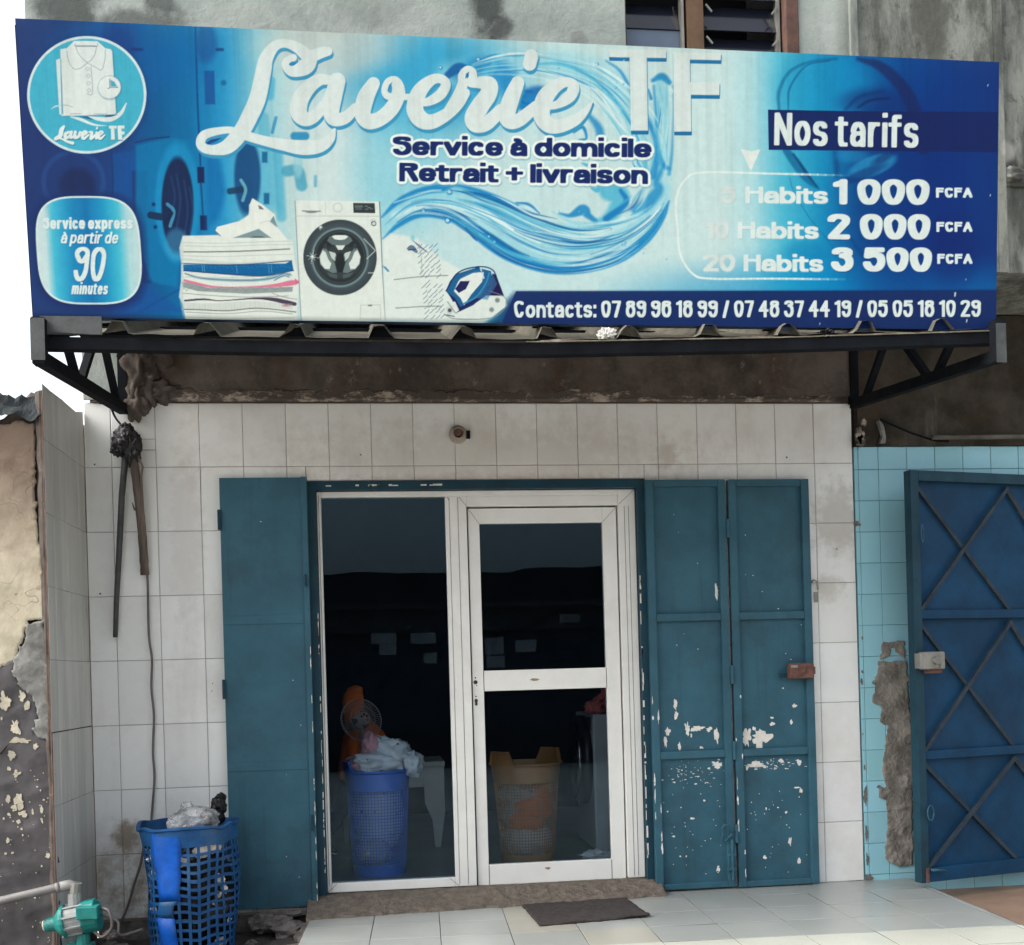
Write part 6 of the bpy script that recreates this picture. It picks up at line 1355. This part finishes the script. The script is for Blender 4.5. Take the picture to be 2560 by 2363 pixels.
flatscrap((.08,-.58,-.09), (.05,.04,.022), 71, scrap_mats[1], 'crumpled white plastic film on the earth left of the blue bin', name='plastic_film')
flatscrap((.655,-.46,-.10), (.035,.02,.03), 72, M['clear_bag'], 'small clear plastic bag on the ground right of the blue bin', name='plastic_film')
flatscrap((.74,-.62,-.10), (.075,.04,.022), 73, scrap_mats[0], 'pale torn paper on the ground between bin and porch', name='torn_paper')
flatscrap((.82,-.66,-.10), (.05,.035,.02), 74, scrap_mats[2], 'tan torn card on the ground beside the porch edge', name='torn_card')
# door mat
me_ = [atz(x*D, y*D, .012) for x, y in ((1021,1768),(1055,1807),(1271,1789),(1212,1746))]
vs = []; nx, ny = 36, 18
for j in range(ny+1):
    for i in range(nx+1):
        u, v = i/nx, j/ny
        p_ = (me_[0]*(1-u)+me_[3]*u)*(1-v) + (me_[1]*(1-u)+me_[2]*u)*v
        e = .006*mnoise.noise(Vector((u*12, v*8, 2))) ; rim_ = min(u, 1-u, v, 1-v)
        vs.append((p_.x+(e if rim_ < .02 else 0), p_.y+(e*1.3 if rim_ < .02 else 0), .010+.004*mnoise.noise(Vector((u*5, v*4, 1)))+.002*mnoise.noise(Vector((u*40, v*30, 1))) + (.008 if v > .9 and u > .75 else 0)))
mt = MB().add(vs, [(j*(nx+1)+i, (j+1)*(nx+1)+i, (j+1)*(nx+1)+i+1, j*(nx+1)+i+1) for j in range(ny) for i in range(nx)]).build('door_mat', M['rubber'], smooth=True)
s_ = mt.modifiers.new('thickness', 'SOLIDIFY'); s_.thickness = .009; s_.offset = -1
tag(mt, 'dark brown door mat lying askew on the porch tiles', 'door mat')

# ------------------------------------------------------------------ inside, seen through the glass
FL = .06
bk, P1 = basket('laundry_basket', (1.30, .66, FL), .155, .185, .60, 60, 24, M['basket_inner'], 'tall blue laundry basket heaped with white linen behind the left pane', 'laundry basket', handles=((math.radians(15), .5, .055), (math.radians(195), .5, .055)), sw=.0042, z_lat0=.10, z_lat1=.82)
bk2, P2 = basket('laundry_basket', (2.19, .78, FL), .155, .205, .60, 60, 24, M['basket_tan'], 'tall tan laundry basket behind the lower door pane', 'laundry basket', handles=((math.radians(35), .5, .075), (math.radians(215), .5, .075)), sw=.0042, z_lat0=.10, z_lat1=.82)
def cloth(parts, m, name, label, cat='laundry', subd=4):
    b = MB()
    for c_, r_, sd, am in parts: b.add(*lump(c_, r_, sd, am, 4, subd))
    return tag(b.build(name, m, smooth=True), label, cat)
cloth([((1.30,.60,.71),(.15,.13,.07),1,.35),((1.38,.62,.75),(.11,.10,.09),2,.35),((1.505,.60,.69),(.065,.08,.07),4,.35),((1.31,.64,.80),(.08,.08,.06),6,.4),((1.30,.66,.42),(.147,.147,.26),7,.07)], M['spot_cloth'], 'bed_linen', 'white spotted bed linen heaped on the blue laundry basket')
cloth([((1.27,.60,.80),(.055,.06,.085),11,.3),((1.20,.58,.70),(.06,.06,.05),12,.4),((1.22,.57,.68),(.04,.04,.025),13,.4)], M['pink_cloth'], 'pink_garment', 'pink garment tucked into the linen on the blue basket')
cloth([((1.27,.60,.20),(.10,.09,.09),21,.12)], M['grey_cloth'], 'grey_garment', 'grey garment low inside the blue laundry basket')
cloth([((2.22,.76,.40),(.13,.13,.10),31,.15),((2.28,.75,.46),(.07,.1,.10),32,.15),((2.18,.75,.31),(.11,.11,.08),33,.15)], M['orange_cloth'], 'orange_garment', 'bright orange garment showing through the tan basket')
cloth([((2.17,.80,.47),(.14,.14,.07),35,.2),((2.12,.80,.38),(.09,.11,.10),38,.2)], M['grey_cloth'], 'grey_garment', 'grey garment above the orange one in the tan basket')
cloth([((2.19,.78,.20),(.145,.14,.12),37,.15)], M['white_cloth'], 'white_garment', 'white garment at the bottom of the tan basket')
tb = thing('work_table', 'white table end behind the blue laundry basket', 'table', (1.6, 1.7, FL))
MB().box(1.05, 1.74, 1.45, 1.95, .60, .635).build('table_top', M['table_white'], tb, bevel=.004)
MB().prism([(1.60,.60),(1.735,.60),(1.735,.30),(1.70,.07),(1.665,.07),(1.65,.25),(1.605,.36)], 1.46, 1.485).build('leg_panel', M['table_white'], tb)
MB().box(1.42, 1.60, 1.462, 1.48, .47, .60).build('apron', M['table_white'], tb); MB().box(1.06, 1.09, 1.9, 1.94, FL, .60).build('rear_leg', M['table_white'], tb)
# fan on the table
fc = dd(706, 1408, 1.0); fnorm = Vector((.38, -.85, .25)).normalized(); f1 = fnorm.cross(Vector((0,0,1))).normalized(); f2 = f1.cross(fnorm)
fan = thing('fan', 'white wire desk fan behind the linen heap in the left pane', 'fan', (fc.x, 1.05, FL))
fpt = lambda r_, a, h: tuple(fc + f1*r_*math.cos(a) + f2*r_*math.sin(a) + fnorm*h)
b = MB()
for r_, h in ((.132,0),(.130,.012),(.08,.030),(.038,.042)): b.tube([fpt(r_, 2*math.pi*k/32, h) for k in range(33)], .0022, 5)
for k in range(48):
    a = 2*math.pi*k/48; b.tube([fpt(.038, a, .042), fpt(.09, a, .030), fpt(.132, a, .0), fpt(.11, a, -.05)], .0013, 4, cap=False)
b.build('guard', M['white_wire'], fan)
b = MB().tube([fpt(.034, 2*math.pi*k/24, .052) for k in range(25)], .004, 6)
for k in range(6):
    a = math.pi*k/3; b.bar(fpt(.038, a, .054), fpt(0, 0, .054), .006)
b.parts('badge_spoke', M['white_wire'], fan)
b = MB()
for k in range(3):
    a = 2*math.pi*k/3; b.add([fpt(.02, a-.3, .0), fpt(.060, a-.5, .008), fpt(.062, a+.25, -.008), fpt(.02, a+.4, -.008)], [(0,1,2,3)])
for o in b.parts('blade', M['navy_cloth'], fan): s_ = o.modifiers.new('thickness', 'SOLIDIFY'); s_.thickness = .003
MB().tube([fpt(0,0,-.02), fpt(0,0,-.12)], [.045,.035], 14).tube([(fc.x, fc.y+.09, FL), (fc.x, fc.y+.09, fc.z-.02)], .014, 10).lathe([(.12,FL),(.12,FL+.02),(.03,FL+.035)], (fc.x, fc.y+.09, 0), 20).build('stand', M['white_wire'], fan)
# washing machine against the right wall, round door facing the room
wm = thing('washing_machine', 'grey front loading washing machine with a round black door, right of the tan basket', 'washing machine', (2.9, 1.25, FL))
MB().box(2.64, 3.22, .95, 1.55, FL+.02, .93).build('cabinet', M['machine_grey'], wm, bevel=.012)
MB().lathe([(.285,2.642),(.285,2.60),(.25,2.57),(.17,2.575)], (0,1.25,.63), 36, 'x').build('door_ring', M['machine_black'], wm, smooth=True)
MB().lathe([(.235,2.572),(.25,2.563),(.21,2.560),(.195,2.57)], (0,1.25,.63), 36, 'x').build('chrome_ring', M['chrome'], wm, smooth=True)
MB().lathe([(.19,2.575),(.15,2.55),(.05,2.535)], (0,1.25,.63), 36, 'x').build('porthole', M['louvre'], wm, smooth=True)
MB().box(2.632, 2.639, 1.0, 1.5, .83, .91).build('control_panel', M['machine_black'], wm); MB().box(2.68, 2.74, .98, 1.04, FL, FL+.02).box(3.12, 3.18, .98, 1.04, FL, FL+.02).box(2.68, 2.74, 1.46, 1.52, FL, FL+.02).box(3.12, 3.18, 1.46, 1.52, FL, FL+.02).parts('foot', M['machine_black'], wm)
cloth([((2.86,1.15,.99),(.16,.12,.08),51,.4),((2.80,1.1,1.06),(.06,.06,.09),52,.3),((2.68,1.05,.97),(.06,.06,.05),53,.4)], M['red_cloth'], 'red_garment', 'dull red garment piled on top of the washing machine')
flatscrap((2.62,.80,FL+.02), (.10,.06,.03), 81, M['white_cloth'], 'white rag on the floor in front of the washing machine', 'rag', 'rag')

# person walking past behind the linen, in profile
_h = dd(697, 1340, 1.36); K = (_h.z-FL)/1.035
pe = thing('person', 'person in orange headscarf and dark trousers walking to the right behind the left pane', 'person', (_h.x, 1.36, FL))
def skin(name, verts, edges, rad, m, parent, sub=2, root=0):
    o0 = ORG[parent.name]; me = bpy.data.meshes.new(name); me.from_pydata([tuple(Vector(v)-o0) for v in verts], edges, []); me.update()
    ob = bpy.data.objects.new(name, me); COL.objects.link(ob)
    sm_ = ob.modifiers.new('skin', 'SKIN'); sm_.use_smooth_shade = True
    for k, r_ in enumerate(rad):
        sv = me.skin_vertices[0].data[k]; sv.radius = (r_, r_) if not isinstance(r_, tuple) else r_; sv.use_root = (k == root)
    ss = ob.modifiers.new('sub', 'SUBSURF'); ss.levels = sub; ss.render_levels = sub
    dg = bpy.context.evaluated_depsgraph_get(); ev = ob.evaluated_get(dg); nm = bpy.data.meshes.new_from_object(ev)
    ob.modifiers.clear(); ob.data = nm; nm.materials.clear(); nm.materials.append(m); nm.polygons.foreach_set('use_smooth', [True]*len(nm.polygons))
    ob.parent = parent; ORG[ob.name] = o0; return ob
B0 = Vector((_h.x-.04*K, 1.36, FL))
def J(x, y, z): return B0 + Vector((x, y, z))*K
V = [J(0,0,.50), J(.01,0,.60), J(.02,0,.70), J(.03,0,.78), J(.035,0,.83), J(.05,0,.90), J(.055,0,.955),              # pelvis spine neck head
     J(.01,-.055,.49), J(.13,-.055,.29), J(.20,-.055,.055), J(.275,-.055,.025),                                         # leading leg
     J(-.01,.055,.49), J(-.06,.055,.29), J(-.19,.055,.09), J(-.14,.055,.02),                                            # trailing leg
     J(.025,-.10,.76), J(.0,-.13,.62), J(.11,-.12,.53), J(.15,-.115,.51),                                               # near arm
     J(.025,.10,.76), J(.03,.13,.61), J(.14,.10,.54), J(.18,.095,.53)]
E_ = [(0,1),(1,2),(2,3),(3,4),(4,5),(5,6),(0,7),(7,8),(8,9),(9,10),(0,11),(11,12),(12,13),(13,14),(3,15),(15,16),(16,17),(17,18),(3,19),(19,20),(20,21),(21,22)]
R_ = [.085,.075,.08,.075,.035,.075,.06,.062,.043,.028,.022,.062,.043,.028,.022,.036,.03,.022,.02,.036,.03,.022,.02]
V2 = list(V); E2 = list(E_); R2 = list(R_)
for wr, el in ((18,17),(22,21)):          # five fingers on each hand
    w0, dr_ = V[wr], (V[wr]-V[el]).normalized(); sd = dr_.cross(Vector((0,0,1))).normalized()
    for k, (of, ln) in enumerate(((-.017,.030),(-.006,.038),(.006,.036),(.017,.028))):
        a_i = len(V2); V2 += [w0+dr_*.018+sd*of, w0+dr_*(.018+ln)+sd*of-Vector((0,0,.010))]; R2 += [.0068,.0055]; E2 += [(wr, a_i), (a_i, a_i+1)]
    a_i = len(V2); V2 += [w0+dr_*.004+Vector((0,0,.020)), w0+dr_*.024+Vector((0,0,.028))]; R2 += [.008,.006]; E2 += [(wr, a_i), (a_i, a_i+1)]
nz = len(V2); V2 += [J(.135,0,.915), J(.115,0,.885)]; R2 += [.012,.018]; E2 += [(5, nz), (5, nz+1)]
skin('body', V2, E2, R2, M['skin'], pe)
TV = [J(0,0,.53), V[0], V[7], V[8], J(.185,-.055,.10), V[11], V[12], J(-.175,.055,.12)]
skin('trousers', TV, [(0,1),(1,2),(2,3),(3,4),(1,5),(5,6),(6,7)], [.092,.094,.073,.056,.045,.073,.056,.045], M['navy_cloth'], pe)
skin('tunic', [J(0,0,.44), V[0], V[1], V[2], V[3], V[15], V[16], V[17], V[19], V[20], V[21]], [(0,1),(1,2),(2,3),(3,4),(4,5),(5,6),(6,7),(4,8),(8,9),(9,10)], [.10,.105,.09,.09,.085,.045,.04,.032,.045,.04,.032], M['orange_cloth'], pe)
# headscarf: open oval round the face, cape over shoulders
vs = []; N = 28; prof = [(1.035,.012,.01),(1.02,.045,.012),(.98,.074,.018),(.93,.086,.024),(.88,.082,.028),(.84,.078,.03),(.80,.098,.028),(.74,.125,.026),(.66,.135,.024),(.58,.14,.022),(.545,.142,.02)]
for z, r_, xo in prof:
    for k in range(N):
        a = 2*math.pi*k/N; rr = r_*(1+.05*math.sin(5*a+z*9)*(1 if z < .8 else .2)); cx_ = .045 if z > .82 else -.038+.012+r_*.95
        q_ = J(cx_-.012+rr*math.cos(a)*(.98 if z > .8 else .95), rr*math.sin(a)*.9, z-.0)
        if .845 < z < .99 and math.cos(a) > .62: q_ = J(cx_-.012+rr*.60, rr*math.sin(a)*.98, z)
        vs.append(q_)
m_ = len(prof); o = MB().add(vs, [(i*N+k, i*N+(k+1) % N, (i+1)*N+(k+1) % N, (i+1)*N+k) for i in range(m_-1) for k in range(N) if not (2 <= i <= 4 and math.cos(2*math.pi*(k+.5)/N) > .66)] + [tuple(range(N))]).build('headscarf', M['orange_cloth'], pe, smooth=True)
s_ = o.modifiers.new('thickness', 'SOLIDIFY'); s_.thickness = .004
b = MB()
for an, toe in ((V[9], V[10]), (V[13], V[14])): b.tube([an+Vector((-.02,0,-.015)), (an+toe)/2+Vector((0,0,-.01)), toe, toe+Vector((.03,0,-.008))], [.03,.034,.03,.014], 10)
shs = b.parts('shoe', M['shoe'], pe, smooth=True)
b = MB()
for an, toe in ((V[9], V[10]), (V[13], V[14])):
    pass
for s__, (an, toe) in zip(shs, ((V[9], V[10]), (V[13], V[14]))): MB().bar(an+Vector((-.03,0,-.038)), toe+Vector((.035,0,-.022)), .05, .012).build('sole', M['sole'], s__)
# ------------------------------------------------------------------ the shops across the street, mirrored in the panes
op = thing('opposite_shop', 'dark shopfront across the street, mirrored in the glass of the laundry', 'building', (1.5, -14, 0))
Ym = -14.0
def mr(x, y): p_ = dd(x, y, 14.0); return p_.x, p_.z
xa, za = mr(640, 1112); xb, zb = mr(1170, 1112)
MB().prism([(-9,-.5),(12,-.5),(12,za+.1)] + [(11.5-k*.25, za+.05*mnoise.fractal(Vector((k*.35,0,0)),1,2,5)-(.10 if 30 < k < 48 else 0)+.03*math.sin(k*.18)) for k in range(82)] + [(-9,za)], Ym-5, Ym).build('facade', M['opp_wall'], op)
b = MB()
for x in (-6.5, -2.8, .4, 3.2, 6.8): b.box(x, x+2.2, Ym+.001, Ym+.03, .2, 1.9)
b.parts('shutter', mat('opposite_shutter', (.03,.04,.055), .8, .3, 4, .2), op)
x1_, z1_ = mr(650, 1182); x2_, z2_ = mr(1150, 1228)
MB().box(x1_-2, x2_+2, Ym+.002, Ym+.06, z2_, z1_).build('sign_band', M['opp_band'], op)
b = MB().box(-9, 12, Ym+.002, Ym+.5, za-.75, za-.70); b.build('eaves', mat('eaves_sheet', (.07,.06,.055), .8, .3, 3, .2), op)
for k, (x, y, w_, h_) in enumerate(((725,1238,50,20),(742,1260,33,20),(803,1238,50,20),(828,1277,27,20),(948,1247,38,32),(952,1283,36,22),(1008,1252,42,22),(1030,1308,20,18),(1095,1200,40,16))):
    xa_, za_ = mr(x, y); xb_, zb_ = mr(x+w_, y+h_)
    tag(MB().box(xa_, xb_, Ym+.07, Ym+.075, zb_, za_).build('paper_notice', M['paper']), 'pale paper notice on the shopfront mirrored in the laundry glass', 'notice', 'notices mirrored in the glass')
